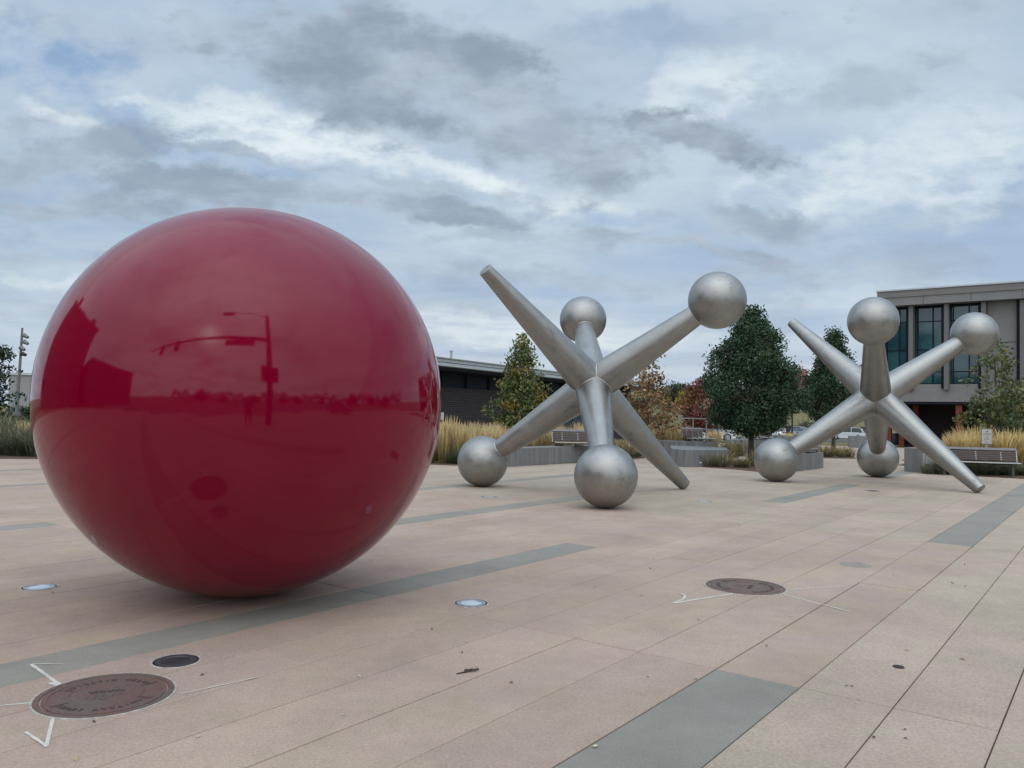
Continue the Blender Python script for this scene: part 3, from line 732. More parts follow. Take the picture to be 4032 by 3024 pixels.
# ------------------------------------------------------------------ seat walls
def wall(name, label, poly, z1, z0=-.3, joints=None, bevel=.012, group=None):
    """low concrete wall; joints splits an (outer edge) run into panels"""
    root = empty(name, (poly[0][0], poly[0][1], 0)); tag(root, label, 'concrete wall', group)
    mb = MB().prism([(p[0] - poly[0][0], p[1] - poly[0][1]) for p in poly], z0, z1); mb.obj('concrete_block', m_wall, root, bevel)
    return root
def wall_run(name, label, a, b, th, z1, n, z0=-.3):
    a = Vector((*a, 0)); b = Vector((*b, 0)); d = (b - a).normalized(); nr = Vector((-d.y, d.x, 0)); L = (b - a).length
    root = empty(name, a); tag(root, label, 'concrete wall')
    for k in range(n):
        s0 = L * k / n + .004; s1 = L * (k + 1) / n - .004
        P = [d * s0, d * s1, d * s1 + nr * th, d * s0 + nr * th]
        MB().prism([(q.x, q.y) for q in P], z0, z1).obj('wall_panel', m_wall, root, .01)
    MB().prism([(q.x, q.y) for q in (nr * .05 + d * .02, d * (L - .02) + nr * .05, d * (L - .02) + nr * (th - .05), d * .02 + nr * (th - .05))], z0, z1 - .02).obj('wall_core', m_under, root)
    return root
wall_run('seat_wall', 'long grey concrete seat wall behind the nearer jack, with a slatted bench on it', (-.12, 21.9), (2.95, 25.55), .55, .50, 4)
wall_run('seat_wall', 'grey concrete wall behind the block, under the second bench', (4.9, 29.7), (7.62, 29.7), .5, .54, 4)
wall('concrete_block_seat', 'angular grey concrete block at the foot of the nearer jack', [(4.78, 24.0), (5.03, 23.3), (6.45, 24.0), (6.9, 26.0), (5.2, 26.4)], .50)
wall_run('seat_wall', 'short stained concrete wall between the two balls of the farther jack', (7.80, 22.25), (9.36, 24.2), .5, .47, 1)
wall_run('seat_wall', 'concrete wall behind the trunk of the round green tree', (9.45, 35.0), (11.9, 35.2), .5, .48, 2)
wall_run('seat_wall', 'plain grey wall just above the left ball of the farther jack', (13.1, 41.0), (15.2, 40.0), .5, .55, 2)
wall('concrete_block_seat', 'tall dark concrete block left of the long bench', [(11.33, 23.3), (11.62, 22.78), (13.6, 24.3), (13.2, 24.9)], .69)
q = at(3395, 1750, 52); wall('concrete_block_seat', 'pale concrete block on the far path, in front of the white parked car', [(q.x - .85, 52), (q.x + 1.0, 51.2), (q.x + 1.3, 52.2), (q.x - .5, 53)], zg(0, 52) + .75, -1.2)
# wall_light on the block and meter box beside it
p = at(2745, 1825, 23.95)
r_ = empty('wall_light', (p.x, 23.58, .14)); tag(r_, 'small black wall light on the angular concrete block', 'wall light')
MB().box((0, 0, 0), (.11, .08, .09)).obj('housing', m_black, r_, .008); MB().box((.0, -.043, -.012), (.07, .012, .045)).obj('lens', m_lens, r_)
p = g(3655, 1866); r_ = empty('utility_box', (p.x, p.y + .05, 0)); tag(r_, 'grey metal utility box on a post beside the tall concrete block', 'utility box')
MB().box((.06, 0, .40), (.26, .14, .27)).obj('box', m_galv, r_, .01); MB().box((.02, 0, .14), (.05, .05, .28)).obj('post', m_galv, r_); MB().box((-.09, .02, .33), (.06, .06, .66)).obj('conduit', m_alu, r_); MB().box((.06, -.073, .40), (.22, .008, .22)).obj('door', m_cap, r_)

# ------------------------------------------------------------------ benches
m_legs = tint('dull_leg_metal', (.10, .115, .125), .5, .3, .1, 10)
def bench(label, loc, rz, L, seat_h, back=True, legs='low', backL=None, boff=0.0):
    r = empty('slatted_bench', loc, rz); tag(r, label, 'bench', 'slatted benches')
    backL = backL or L
    for k in range(5):
        MB().box((0, .06 + k * .085, seat_h - .02), (L, .072, .035)).obj('slat', m_slat, r, .006)
    MB().box((0, -.005, seat_h - .017), (L, .03, .028)).obj('seat_edge', m_alu, r, .006)
    if back:
        tilt = rad(17); R = Matrix.Rotation(-tilt, 3, 'X')
        for k in range(5):
            c_ = Vector((boff, .44, seat_h + .02)) + R @ Vector((0, 0, .03 + k * .052)); MB().box(c_, (backL, .03, .044), R).obj('slat', m_slat, r, .005)
        c_ = Vector((boff, .44, seat_h + .02)) + R @ Vector((0, .03, .325)); MB().box(c_, (backL + .04, .10, .070), R).obj('top_rail', m_cap, r, .008)
        for sx in (-1, 1):
            c_ = Vector((boff + sx * (backL / 2 + .005), .455, seat_h + .02)) + R @ Vector((0, .02, .15)); MB().box(c_, (.022, .06, .36), R).obj('end_plate', m_alu, r, .004)
        bl = MB()
        for sx in (-.62, 0, .62):
            for k in range(5):
                c_ = Vector((boff + sx * backL / 2, .44, seat_h + .02)) + R @ Vector((0, -.017, .03 + k * .052)); bl.box(c_, (.026, .008, .016), R)
        o = bl.obj('bolts', m_alu, r); o['kind'] = 'stuff'
    if legs == 'low':
        for sx in (-.38, .0, .38):
            fr = MB(); x = sx * L
            fr.tube((x - .05, .02, seat_h - .045), (x - .10, .02, .006), .011, None, 6); fr.tube((x + .05, .02, seat_h - .045), (x + .10, .02, .006), .011, None, 6); fr.tube((x - .11, .02, .011), (x + .11, .02, .011), .011, None, 6); fr.tube((x - .11, .42, .011), (x + .11, .42, .011), .011, None, 6)
            fr.tube((x - .05, .42, seat_h - .045), (x - .10, .42, .006), .011, None, 6); fr.tube((x + .05, .42, seat_h - .045), (x + .10, .42, .006), .011, None, 6)
            [fr.tube((x + e_, .02, .011), (x + e_, .42, .011), .009, None, 6) for e_ in (-.10, .10)]; fr.obj('leg_frame', m_black, r)
        MB().box((0, .2, seat_h - .048), (L * .95, .06, .016)).obj('rail', m_black, r)
    else:
        for sx in (-.42, .42):
            MB().box((sx * L, .20, (seat_h - .04) / 2), (.07, .09, seat_h - .04)).obj('leg', m_legs, r, .006)
        MB().box((0, .2, seat_h - .055), (L * .95, .07, .03)).obj('rail', m_black, r)
    return r
zt = .502
bench('slatted bench with grey top rail on the long wall, behind the nearer jack', (2.08, 24.15, zt), rad(6), 1.55, .125)
bench('slatted bench on the wall behind the angular block, seat longer than its back', (X_at(2760, 29.85), 29.8, .542), rad(2), 1.06, .12, True, 'low', .74, -.20)
bench('dark slatted bench seen beside the trunk of the round green tree', (X_at(3003, 35.2), 35.15, .482), rad(-8), .95, .14)
bench('backless slatted seat on the short stained wall by the farther jack', (X_at(3196, 23.6), 23.5, .472), rad(50), .8, .13, False)
bench('long slatted bench on two legs at the right edge', (12.63, 21.78, 0), rad(-18), 1.96, .40, True, 'tall')

# ------------------------------------------------------------------ foliage helpers
def leaves(name, cents, per, spread, size, seed, droop=.3, aspect=1.7):
    """many small folded leaves scattered round clump centres -> one mesh"""
    R = np.random.RandomState(seed); n = len(cents) * per
    c = np.repeat(np.asarray(cents), per, 0) + R.normal(0, 1, (n, 3)) * np.asarray(spread)
    d = R.normal(0, 1, (n, 3)); d[:, 2] -= droop * 1.6; d /= np.linalg.norm(d, axis=1)[:, None]
    u = np.cross(d, R.normal(0, 1, (n, 3))); u /= np.linalg.norm(u, axis=1)[:, None]; w = np.cross(d, u)
    s = (size * R.uniform(.65, 1.25, n))[:, None]
    hw = s / aspect / 2
    v = np.stack([c - d * s * .5, c + u * hw + w * hw * .25, c + d * s * .5, c - u * hw + w * hw * .25], 1).reshape(-1, 3)
    i = np.arange(n)[:, None] * 4
    f = np.concatenate([i + np.array([[0, 1, 2]]), i + np.array([[0, 2, 3]])], 0)
    return np_mesh(name, v, f)
def crown_pts(n, prof, seed, lump=.25, inner=.35):
    """points in a crown; prof: list of (height fraction, radius); returns array"""
    R = np.random.RandomState(seed); hs = np.array([p[0] for p in prof]); rs = np.array([p[1] for p in prof])
    out = []
    ph = R.uniform(0, 6.28, 6)
    while len(out) < n:
        h = R.uniform(hs[0], hs[-1]); r = np.interp(h, hs, rs); a = R.uniform(0, 2 * PI)
        if R.uniform() > r / rs.max() * 1.0 + .05: continue
        lumpf = 1 + lump * (math.sin(3 * a + ph[0] + 2.5 * h) * .5 + math.sin(5 * a + ph[1] - 4 * h) * .35 + math.sin(2.1 * h * 3 + ph[2] + a) * .4)
        q = (inner + (1 - inner) * R.uniform() ** .5)
        out.append((math.cos(a) * r * q * lumpf, math.sin(a) * r * q * lumpf, h + R.normal(0, .04)))
    return np.array(out)
def trunk_mesh(H, r0, limbs, seed, lean=0.0):
    R = random.Random(seed); mb = MB(); p = Vector((0, 0, -.05)); k = 7
    pts = [Vector((R.uniform(-1, 1) * .03 * i / k * H / 3 + lean * i / k, R.uniform(-1, 1) * .03 * i / k * H / 3, H * i / k - .05)) for i in range(k + 1)]
    for i in range(k): mb.tube(pts[i], pts[i + 1], r0 * (1 - .8 * i / k) * (1.25 if i == 0 else 1), r0 * (1 - .8 * (i + 1) / k), 9, False)
    for _ in range(limbs):
        t = R.uniform(.22, .92); i = min(k - 1, int(t * k)); b0 = pts[i].lerp(pts[i + 1], t * k - i); a = R.uniform(0, 6.28); L = H * R.uniform(.16, .34) * (1.15 - t)
        b1 = b0 + Vector((math.cos(a) * L, math.sin(a) * L, L * R.uniform(.5, 1.1))); mb.tube(b0, b1, r0 * .32 * (1.1 - t), r0 * .08, 6, False)
        b2 = b1 + Vector((math.cos(a + .5) * L * .5, math.sin(a + .5) * L * .5, L * .5)); mb.tube(b1, b2, r0 * .1, r0 * .03, 5, False)
    return mb.mesh('trunk')
def tree(name, label, loc, H, prof, nclump, per, spread, leaf, mat, seed, tr=.07, limbs=14, lump=.25, inner=.35, droop=.3, group=None, aspect=1.7, trunkH=None, lean=0.0, cat='tree'):
    r = empty(name, loc); tag(r, label, cat, group)
    cp = crown_pts(nclump, [(a * H, b) for a, b in prof], seed, lump, inner)
    link('crown', leaves('crown', cp, per, spread, leaf, seed, droop, aspect), mat, r)
    link('trunk', trunk_mesh(trunkH or H * .86, tr, limbs, seed, lean), m_bark, r)
    return r
pear = [(.195, .3), (.222, .8), (.281, 1.22), (.393, 1.46), (.533, 1.40), (.711, 1.06), (.84, .66), (.93, .36), (1.0, .13)]
p = g(2951, 1822)
tree('pear_tree', 'big round dark green tree between the two jacks', (p.x + .05, p.y, 0), 4.98, [(a, b * .94) for a, b in pear], 1050, 46, (.11, .11, .10), .095, m_leaf_pear, 3, .105, 16, .32, .45, .35)
tree('pear_tree', 'second dark green tree, right behind the farther jack', (X_at(3283, 33.5), 33.5, 0), 5.15, [(.27, .4), (.30, .85), (.36, 1.15), (.47, 1.24), (.58, 1.02), (.72, .72), (.85, .42), (.95, .2), (1.0, .05)], 650, 38, (.125, .125, .115), .105, m_leaf_pear, 8, .085, 14, .25, .45, .35)
coffee = [(.10, .5), (.22, 1.0), (.38, .92), (.55, .72), (.72, .48), (.86, .30), (1.0, .06)]
tree('young_shade_tree', 'yellowing green tree in front of the long brick building', (X_at(2052, 27.5), 27.5, 0), 4.05, coffee, 330, 24, (.13, .13, .08), .15, m_leaf_coffee, 5, .05, 18, .4, .25, .5, None, 2.6)
brown = [(.10, .5), (.28, 1.1), (.45, 1.15), (.60, .9), (.68, .62), (.74, .34), (1.0, .16)]
tree('young_shade_tree', 'sparse brown-leaved tree behind the leg of the nearer jack', (X_at(2552, 31), 31, 0), 3.95, [(a, b * .9) for a, b in brown], 180, 17, (.13, .13, .10), .15, m_leaf_brown, 9, .05, 20, .4, .2, .4, None, 1.8)
light = [(.20, .45), (.34, .9), (.50, .95), (.66, .85), (.82, .65), (.95, .35), (1.0, .1)]
tree('young_shade_tree', 'thin light green tree behind the long bench at right', (X_at(3922, 25.2), 25.2, 0), 3.95, [(a, b * .82) for a, b in light], 92, 30, (.13, .13, .09), .12, m_leaf_light, 12, .075, 22, .5, .3, .2, None, 1.7)
tree('evergreen_shrub', 'dark bushy tree at the right edge, beneath the modern building', (X_at(4020, 34), 34, -.1), 3.0, [(.02, 1.0), (.3, 1.4), (.6, 1.1), (.85, .6), (1, .1)], 160, 26, (.2, .2, .16), .16, m_leaf_dark, 21, .08, 10)
tree('leafy_tree', 'dark leafy tree cut by the left edge, with yellow-tipped boughs', (X_at(-150, 46), 46, -.3), 6.3, [(.12, 1.2), (.3, 2.3), (.5, 2.4), (.7, 2.0), (.88, 1.2), (1, .2)], 330, 34, (.30, .30, .14), .26, m_leaf_dark, 17, .12, 14, .35, .3, .2, None, 2.2)
for px, h, w_, lab in ((78, 1.9, 1.5, 'low dark bush at the foot of the floodlight pole'), (112, 1.7, 1.3, 'low dark bush right of the floodlight pole, beside the red ball')):
    tree('evergreen_shrub', lab, (X_at(px, 75), 75, zg(-40, 75)), h, [(0, w_ * .8), (.5, w_), (1, .3)], 60, 26, (.25, .25, .2), .22, m_leaf_dark, 30 + px, .05, 5, cat='shrub')
tree('maple_tree', 'red maple left of the big round green tree', (X_at(2765, 66), 66, zg(17, 66)), 5.2, [(.15, .6), (.3, 1.5), (.55, 1.75), (.8, 1.3), (1, .3)], 200, 26, (.22, .22, .18), .22, m_leaf_red, 41, .09, 12)
tree('maple_tree', 'distant pinkish red maple above the house on the hill', (X_at(3150, 165), 165, Z_at(3150, 1545, 165)), 5.0, [(.05, 1.6), (.4, 2.3), (.8, 1.5), (1, .4)], 90, 20, (.4, .4, .3), .45, leafmat('pink_leaves', [(.30, .12, .11), (.25, .1, .1), (.34, .18, .14)]), 43, .15, 8)
tree('roadside_tree', 'small bright yellow tree on the hillside below the dark ones', (X_at(2688, 120), 120, Z_at(2688, 1610, 120)), 2.6, [(.05, .6), (.5, .85), (1, .2)], 50, 22, (.2, .2, .2), .3, m_leaf_yellow, 45, .08, 6)
for i, (px, top, D, wd) in enumerate(((2648, 1515, 170, 2.2), (2690, 1530, 200, 4.5), (2722, 1526, 215, 4.2), (2765, 1530, 230, 5.0), (2835, 1545, 230, 4), (3215, 1580, 230, 4.5), (3270, 1560, 250, 5.5), (3390, 1585, 240, 5.0))):
    base = zg(X_at(px, D), D); H = Z_at(px, top, D) - base
    tree('hillside_tree', ['rounded grey-green tree left end of the hill crest', 'dark tree on the hill crest above the yellow tree', 'dark pointed tree on the hill crest beside the red maple', 'dark tree on the crest behind the red maple', 'dark tree on the crest behind the big green tree', 'small dark tree on the slope left of the second green tree', 'dark tree on the crest behind the second green tree', 'dark tree on the slope right of the second green tree'][i], (X_at(px, D), D, base), max(H, 3), [(.02, wd * .7), (.4, wd), (.8, wd * .6), (1, wd * .12)], 70, 22, (.6, .6, .5), .55, m_leaf_dark, 60 + i, .15, 6, group=None)
# planted row at the far edge of the car park and slope shrubs
for i, px in enumerate((3060, 3180, 3235, 3300)):
    D = 128; tree('slope_shrub', 'grey-green shrub on the grassy slope above the parked cars', (X_at(px, D), D, zg(X_at(px, D), D)), 2.6, [(0, 1.0), (.5, 1.5), (1, .4)], 36, 22, (.35, .35, .3), .35, leafmat('sage_leaves', [(.10, .11, .06), (.13, .13, .075), (.08, .09, .05)]), 80 + i, .06, 5, cat='shrub', group='shrubs on the grassy slope')

# ------------------------------------------------------------------ ornamental grasses
def clump(name, n, H, spread, lean, seed, plume=.30, wbase=.006, wplume=.016):
    """one bunch of grass: curved blades, upright stems and seed heads"""
    R = np.random.RandomState(seed); V = []; F = []
    for k in range(n):
        a = R.uniform(0, 2 * PI); r0 = spread * .35 * R.uniform() ** .5; l = lean * R.uniform(.15, 1.0); h = H * R.uniform(.62, 1.06)
        b0 = np.array([math.cos(a) * r0, math.sin(a) * r0, 0]); a2 = a + R.normal(0, .6); dr = np.array([math.cos(a2), math.sin(a2), 0])
        isplume = R.uniform() < plume
        if not isplume: h *= R.uniform(.45, .85); l *= 1.5
        side = np.array([-math.sin(a2 + 1.2 * R.normal()), math.cos(a2), 0]); side /= np.linalg.norm(side) + 1e-6
        ts = [0, .45, .75, 1.0]; pts = [b0 + dr * l * (t ** 2) + np.array([0, 0, h * (t - .10 * (l / H) * t ** 3)]) for t in ts]
        ws = [wbase, wbase, wplume, .002] if isplume else [wbase * 1.2, wbase * 1.5, wbase, .001]
        i0 = len(V)
        for p_, w_ in zip(pts, ws): V += [p_ - side * w_ / 2, p_ + side * w_ / 2]
        for s in range(3): F.append((i0 + 2 * s, i0 + 2 * s + 1, i0 + 2 * s + 3, i0 + 2 * s + 2))
        if isplume:                       # crossed second face so the head has body
            i1 = len(V); s2 = np.cross(side, [0, 0, 1])
            for p_, w_ in zip(pts[1:], ws[1:]): V += [p_ - s2 * w_ / 2, p_ + s2 * w_ / 2]
            for s in range(2): F.append((i1 + 2 * s, i1 + 2 * s + 1, i1 + 2 * s + 3, i1 + 2 * s + 2))
    return np_mesh(name, V, F)
reed = [clump('reed', 190, 1.18, .42, .20, 100 + i, .62, .007, .021) for i in range(3)]
gold = [clump('gold', 210, 1.22, .5, .42, 110 + i, .60, .007, .022) for i in range(3)]
greyg = [clump('greyg', 210, .85, .6, .42, 120 + i, .12, .011, .020) for i in range(3)]
fount = [clump('fount', 130, .50, .5, .42, 130 + i, .34, .008, .018) for i in range(3)]
def plant(meshes, mat, name, label, group, pts, smin=.85, smax=1.12, z=0.0):
    for i, (x, y) in enumerate(pts):
        o = link(name, meshes[i % len(meshes)], mat); o.location = (x, y, zg(x, y) + .01 + z); o.rotation_euler = (0, 0, rnd.uniform(0, 6.28)); s = rnd.uniform(smin, smax); o.scale = (s, s, s * rnd.uniform(.92, 1.06))
        tag(o, label, 'ornamental grass', group, 'thing')
def row(pxs, Y0, Y1, rows, jit=.12):
    out = []
    for k in range(rows):
        Y = Y0 + (Y1 - Y0) * k / max(1, rows - 1)
        for px in pxs: out.append((X_at(px + rnd.uniform(-12, 12) + (k % 2) * 18, Y) + rnd.uniform(-jit, jit), Y + rnd.uniform(-jit, jit)))
    return out
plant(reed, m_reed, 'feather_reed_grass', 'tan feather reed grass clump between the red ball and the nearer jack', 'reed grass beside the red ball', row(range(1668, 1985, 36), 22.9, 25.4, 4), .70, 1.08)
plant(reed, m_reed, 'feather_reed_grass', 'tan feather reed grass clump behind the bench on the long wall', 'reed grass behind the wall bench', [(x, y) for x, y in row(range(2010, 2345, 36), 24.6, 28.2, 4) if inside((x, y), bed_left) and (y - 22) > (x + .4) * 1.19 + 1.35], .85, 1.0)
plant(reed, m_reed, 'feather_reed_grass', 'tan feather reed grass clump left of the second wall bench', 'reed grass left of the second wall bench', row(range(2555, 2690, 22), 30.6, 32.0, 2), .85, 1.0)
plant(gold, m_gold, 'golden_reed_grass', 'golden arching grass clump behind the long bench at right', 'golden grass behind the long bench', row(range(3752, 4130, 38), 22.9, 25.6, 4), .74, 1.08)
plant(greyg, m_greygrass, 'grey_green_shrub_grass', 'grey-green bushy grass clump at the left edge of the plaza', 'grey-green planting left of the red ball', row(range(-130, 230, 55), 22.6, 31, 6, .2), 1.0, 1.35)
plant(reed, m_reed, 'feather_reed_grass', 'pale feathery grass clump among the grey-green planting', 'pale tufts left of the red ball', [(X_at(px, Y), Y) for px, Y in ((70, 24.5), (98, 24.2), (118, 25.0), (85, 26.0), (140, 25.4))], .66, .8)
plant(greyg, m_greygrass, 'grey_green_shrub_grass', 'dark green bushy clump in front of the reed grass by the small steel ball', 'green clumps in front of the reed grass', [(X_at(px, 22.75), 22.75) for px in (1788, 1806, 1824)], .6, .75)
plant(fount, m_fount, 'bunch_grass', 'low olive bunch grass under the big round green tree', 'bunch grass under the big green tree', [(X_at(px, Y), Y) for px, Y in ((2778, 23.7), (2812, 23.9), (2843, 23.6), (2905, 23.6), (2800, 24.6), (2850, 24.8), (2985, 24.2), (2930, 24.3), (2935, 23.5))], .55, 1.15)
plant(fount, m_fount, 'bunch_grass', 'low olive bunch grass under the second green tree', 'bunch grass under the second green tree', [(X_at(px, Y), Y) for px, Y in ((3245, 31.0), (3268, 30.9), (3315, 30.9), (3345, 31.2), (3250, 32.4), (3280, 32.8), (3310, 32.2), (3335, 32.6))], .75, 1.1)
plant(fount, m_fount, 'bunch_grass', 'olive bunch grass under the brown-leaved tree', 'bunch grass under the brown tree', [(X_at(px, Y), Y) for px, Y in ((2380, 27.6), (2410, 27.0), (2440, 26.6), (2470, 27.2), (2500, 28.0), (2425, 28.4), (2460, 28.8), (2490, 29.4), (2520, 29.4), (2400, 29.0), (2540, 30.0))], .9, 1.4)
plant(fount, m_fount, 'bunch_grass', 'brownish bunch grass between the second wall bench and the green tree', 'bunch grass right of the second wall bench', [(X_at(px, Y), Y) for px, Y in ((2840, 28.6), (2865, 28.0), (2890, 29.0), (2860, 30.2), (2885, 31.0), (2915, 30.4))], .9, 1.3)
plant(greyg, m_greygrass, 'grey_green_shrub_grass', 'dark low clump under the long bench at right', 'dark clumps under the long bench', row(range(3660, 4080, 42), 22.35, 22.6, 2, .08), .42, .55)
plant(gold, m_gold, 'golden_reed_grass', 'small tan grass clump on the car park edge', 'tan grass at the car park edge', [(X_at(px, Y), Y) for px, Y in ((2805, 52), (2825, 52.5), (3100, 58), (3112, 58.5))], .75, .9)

# ------------------------------------------------------------------ sign among the golden grass
p = at(3872, 1720, 22.75)
r_ = empty('notice_sign', (p.x, 22.62, 0), rad(-2)); tag(r_, 'small white notice sign standing in the golden grass behind the bench', 'sign')
MB().box((0, 0, .55), (.05, .03, 1.1)).obj('post', m_galv, r_)
zc = at(3872, 1719, 22.62).z
MB().box((0, -.022, zc), (.30, .012, .44)).obj('frame', tint('sage_metal', (.17, .18, .15), .5), r_, .004)
pl = MB().box((0, -.031, zc), (.272, .008, .405)).obj('plate', tint('weathered_sign_face', (.50, .49, .475), .6, 0, .08, 12), r_)
m_ink = pmat('maroon_ink', (.11, .045, .045), .7); m_ink2 = pmat('dark_ink', (.05, .05, .07), .7)
for txt, zz, sz in (('CLIMBING', .075, .052), ('ON', .0, .050), ('JACKS', -.065, .050), ('PARKER', -.155, .022)):
    l_ = link('lettering', text_mesh(txt, sz, depth=.0008), m_ink, pl); l_.matrix_local = Matrix.Translation((0, -.0365, zc + zz)) @ Matrix.Rotation(PI / 2, 4, 'X')
MB().add([(-.03, -.037, zc + .17), (.0, -.037, zc + .118), (.02, -.037, zc + .125), (.04, -.037, zc + .165), (-.005, -.037, zc + .150)], [(0, 1, 4), (4, 1, 2), (4, 2, 3)]).obj('emblem', m_ink2, pl)

# ------------------------------------------------------------------ left: floodlight pole and grey building
m_poleg = tint('grey_pole', (.19, .20, .21), .5, .3, .08, 10)
p0 = at(66, 1620, 60); p1 = at(88, 1291, 60)
r_ = empty('floodlight_pole', (p0.x, 60, p0.z - .3)); tag(r_, 'tall grey pole with four floodlights at the left edge', 'floodlight pole')
loc0 = Vector((p0.x, 60, p0.z - .3))
MB().tube((0, 0, 0), p1 - loc0, .13, .075, 14).obj('pole', m_poleg, r_); MB().tube((0, 0, 0), (0, 0, .25), .28, .28, 12).obj('base', m_wall, r_)
for k, (px, py, tiltd) in enumerate(((105, 1322, 20), (105, 1347, 15), (92, 1371, 30), (97, 1391, -20))):
    q = at(px, py, 60) - loc0; ax = Vector((0, 0, 0)).lerp(p1 - loc0, min(1, q.z / (p1 - loc0).z))
    fl = MB().tube(ax, Vector((q.x, q.y - .05, q.z)), .025, None, 6).obj('bracket', m_poleg, r_)
    a = rad(tiltd); h_ = MB().tube(q + Vector((-.16, -.1, .12 * math.sin(a))), q + Vector((.20, -.18, -.14)), .17, .11, 12).obj('floodlight', m_poleg if k != 3 else m_black, r_)
bx0 = X_at(30, 112); bx1 = X_at(640, 112); bz = zg(-60, 112)
r_ = empty('grey_hall', ((bx0 + bx1) / 2, 118, bz)); tag(r_, 'pale grey flat-roofed building beyond the floodlight pole at left', 'building')
Ww = bx1 - bx0; hh = Z_at(90, 1476, 112) - bz
MB().box((0, 0, hh / 2), (Ww, 12, hh)).obj('wall', tint('pale_grey_render', (.30, .31, .32), .85, 0, .05, .5), r_, .03)
MB().box((0, 0, hh + .12), (Ww + .4, 12.4, .3)).obj('roof_edge', m_fascia, r_)
for k in range(8): MB().box((-Ww / 2 + 1.2 + k * 2.9, -6.03, hh * .62), (.25, .08, hh * .7)).obj('pilaster', tint('panel_grey', (.25, .26, .27), .85), r_)
MB().box((3, 0, hh * .86), (Ww - 6, 12.1, .5)).obj('dark_band', m_soffit, r_)

# ------------------------------------------------------------------ long dark brick building
dirB = Vector((7.9, 14.7, 0)).normalized(); nB = Vector((dirB.y, -dirB.x, 0))      # nB points to the viewer's side
O = Vector((-4.41, 48.0, 0))
r_ = empty('brick_building', O, math.atan2(dirB.y, dirB.x)); tag(r_, 'long low dark brick building with pale roof edge, behind the reed grass', 'building')
# local frame: x along the facade, y away from the viewer (to the left), z up
s0, s1 = -13.5, 37.0; zb = -1.6; ztop = 4.52
MB().box(((s0 + s1) / 2, 6.5, (zb + 2.93) / 2), (s1 - s0, 11, 2.93 - zb)).obj('wall', m_brick, r_)
MB().box(((s0 + s1) / 2, 6.65, 3.42), (s1 - s0 - .4, 10.9, .98)).obj('clerestory', m_navyglass, r_)
for k in range(17):
    MB().box((s0 + .6 + k * 3.0, 1.16, 3.42), (.12, .12, .97)).obj('mullion', m_mull, r_)
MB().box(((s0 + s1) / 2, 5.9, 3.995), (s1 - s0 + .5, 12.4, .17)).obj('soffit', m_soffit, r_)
rf = MB().box(((s0 + s1) / 2, 5.7, 4.29), (s1 - s0 + 1.4, 13.4, .42)).obj('roof', m_fascia, r_)
MB().box(((s0 + s1) / 2, 5.7, 4.535), (s1 - s0 + 1.6, 13.6, .06)).obj('roof_trim', tint('roof_trim_grey', (.33, .355, .37), .45), rf)
MB().box(((s0 + s1) / 2, 5.7, 4.295), (s1 - s0 + 1.44, 13.44, .025)).obj('roof_groove', m_mull, rf)
for k, (sx, h, r0) in enumerate(((.35, .55, .05), (4.9, .95, .075))):
    vt = MB().tube((sx + 1.2, 3.0, 4.4), (sx + 1.2, 3.0, 4.55 + h), r0, None, 10); vt.tube((sx + 1.2, 3, 4.55 + h), (sx + 1.2, 3, 4.62 + h), r0 * 1.7, r0 * 1.7, 10); vt.obj('vent_pipe', m_galv, rf)
MB().box((1.9, .93, 1.15), (.42, .10, .46)).obj('wall_lamp', m_white, r_, .02)
for k, sx in enumerate((18.2, 20.6, 23.0)):
    dd = MB().box((sx, .96, .15), (2.0, .06, 2.3)).obj('shutter', tint('blue_grey_shutter', (.035, .055, .085), .5), r_)
    for q in range(9): MB().box((sx, .915, -.85 + q * .25), (1.96, .03, .04)).obj('rib', tint('shutter_rib', (.05, .075, .11), .5), dd) if k == 0 else None
MB().box((21.5, .2, -.6), (9, .06, .06)).obj('handrail', m_alu, r_)
# end wing of the same house, lower
MB().box((39.6, 5.0, .6), (5.0, 8.0, 4.4)).obj('wing_wall', tint('plum_cladding', (.050, .043, .055), .7), r_)
MB().box((39.9, 4.4, 2.95), (6.4, 10.4, .30)).obj('wing_roof', m_fascia, r_); MB().box((39.9, 4.4, 2.68), (6.2, 10.2, .2)).obj('wing_soffit', m_soffit, r_)
for sx in (38.3, 40.6):
    wd = MB().box((sx, .97, .1), (1.7, .06, 2.2)).obj('window', m_teal, r_)
    fr = MB(); fr.box((sx, .93, .1), (.08, .06, 2.2)); fr.box((sx, .93, .75), (1.7, .06, .07)); fr.box((sx, .93, 1.2), (1.8, .07, .09)); fr.box((sx, .93, -.98), (1.8, .07, .09)); fr.obj('frame', m_mull, wd)

# ------------------------------------------------------------------ modern two-storey building at right
cL = at(3447, 1151, 60.0); F0 = Vector((cL.x, 60.0, 0)); dF = -UB                      # facade runs towards the viewer's right
yaw = math.atan2(dF.y, dF.x)
r_ = empty('modern_building', F0, yaw); tag(r_, 'modern two-storey concrete building with teal windows at right', 'building')
LEN = 24.0; DEP = 16.0; z_so, z_wb, z_ff, z_pf, z_tp = 2.80, 4.05, 9.75, 10.35, 10.92; zb = -1.3
def bb(x0, x1, y0, y1, z0, z1, name, mat, par=None, bev=0): return MB().box(((x0 + x1) / 2, (y0 + y1) / 2, (z0 + z1) / 2), (x1 - x0, y1 - y0, z1 - z0)).obj(name, mat, par or r_, bev)
bb(.30, LEN, -.82, DEP, z_pf, z_tp - .1, 'parapet', m_parapet); bb(.24, LEN, -.90, DEP, z_tp - .1, z_tp, 'parapet_cap', m_fascia)
for k in range(8): bb(.36 + k * 3.0 + .012, .36 + (k + 1) * 3.0 - .012, -.75, .3, z_ff, z_pf, 'frieze_panel', m_panel)
bb(0, LEN, .5, DEP, z_wb, z_ff + .2, 'core', m_darkrec)
bb(.0, LEN, -.05, DEP, z_so, z_wb, 'spandrel', m_slabc)
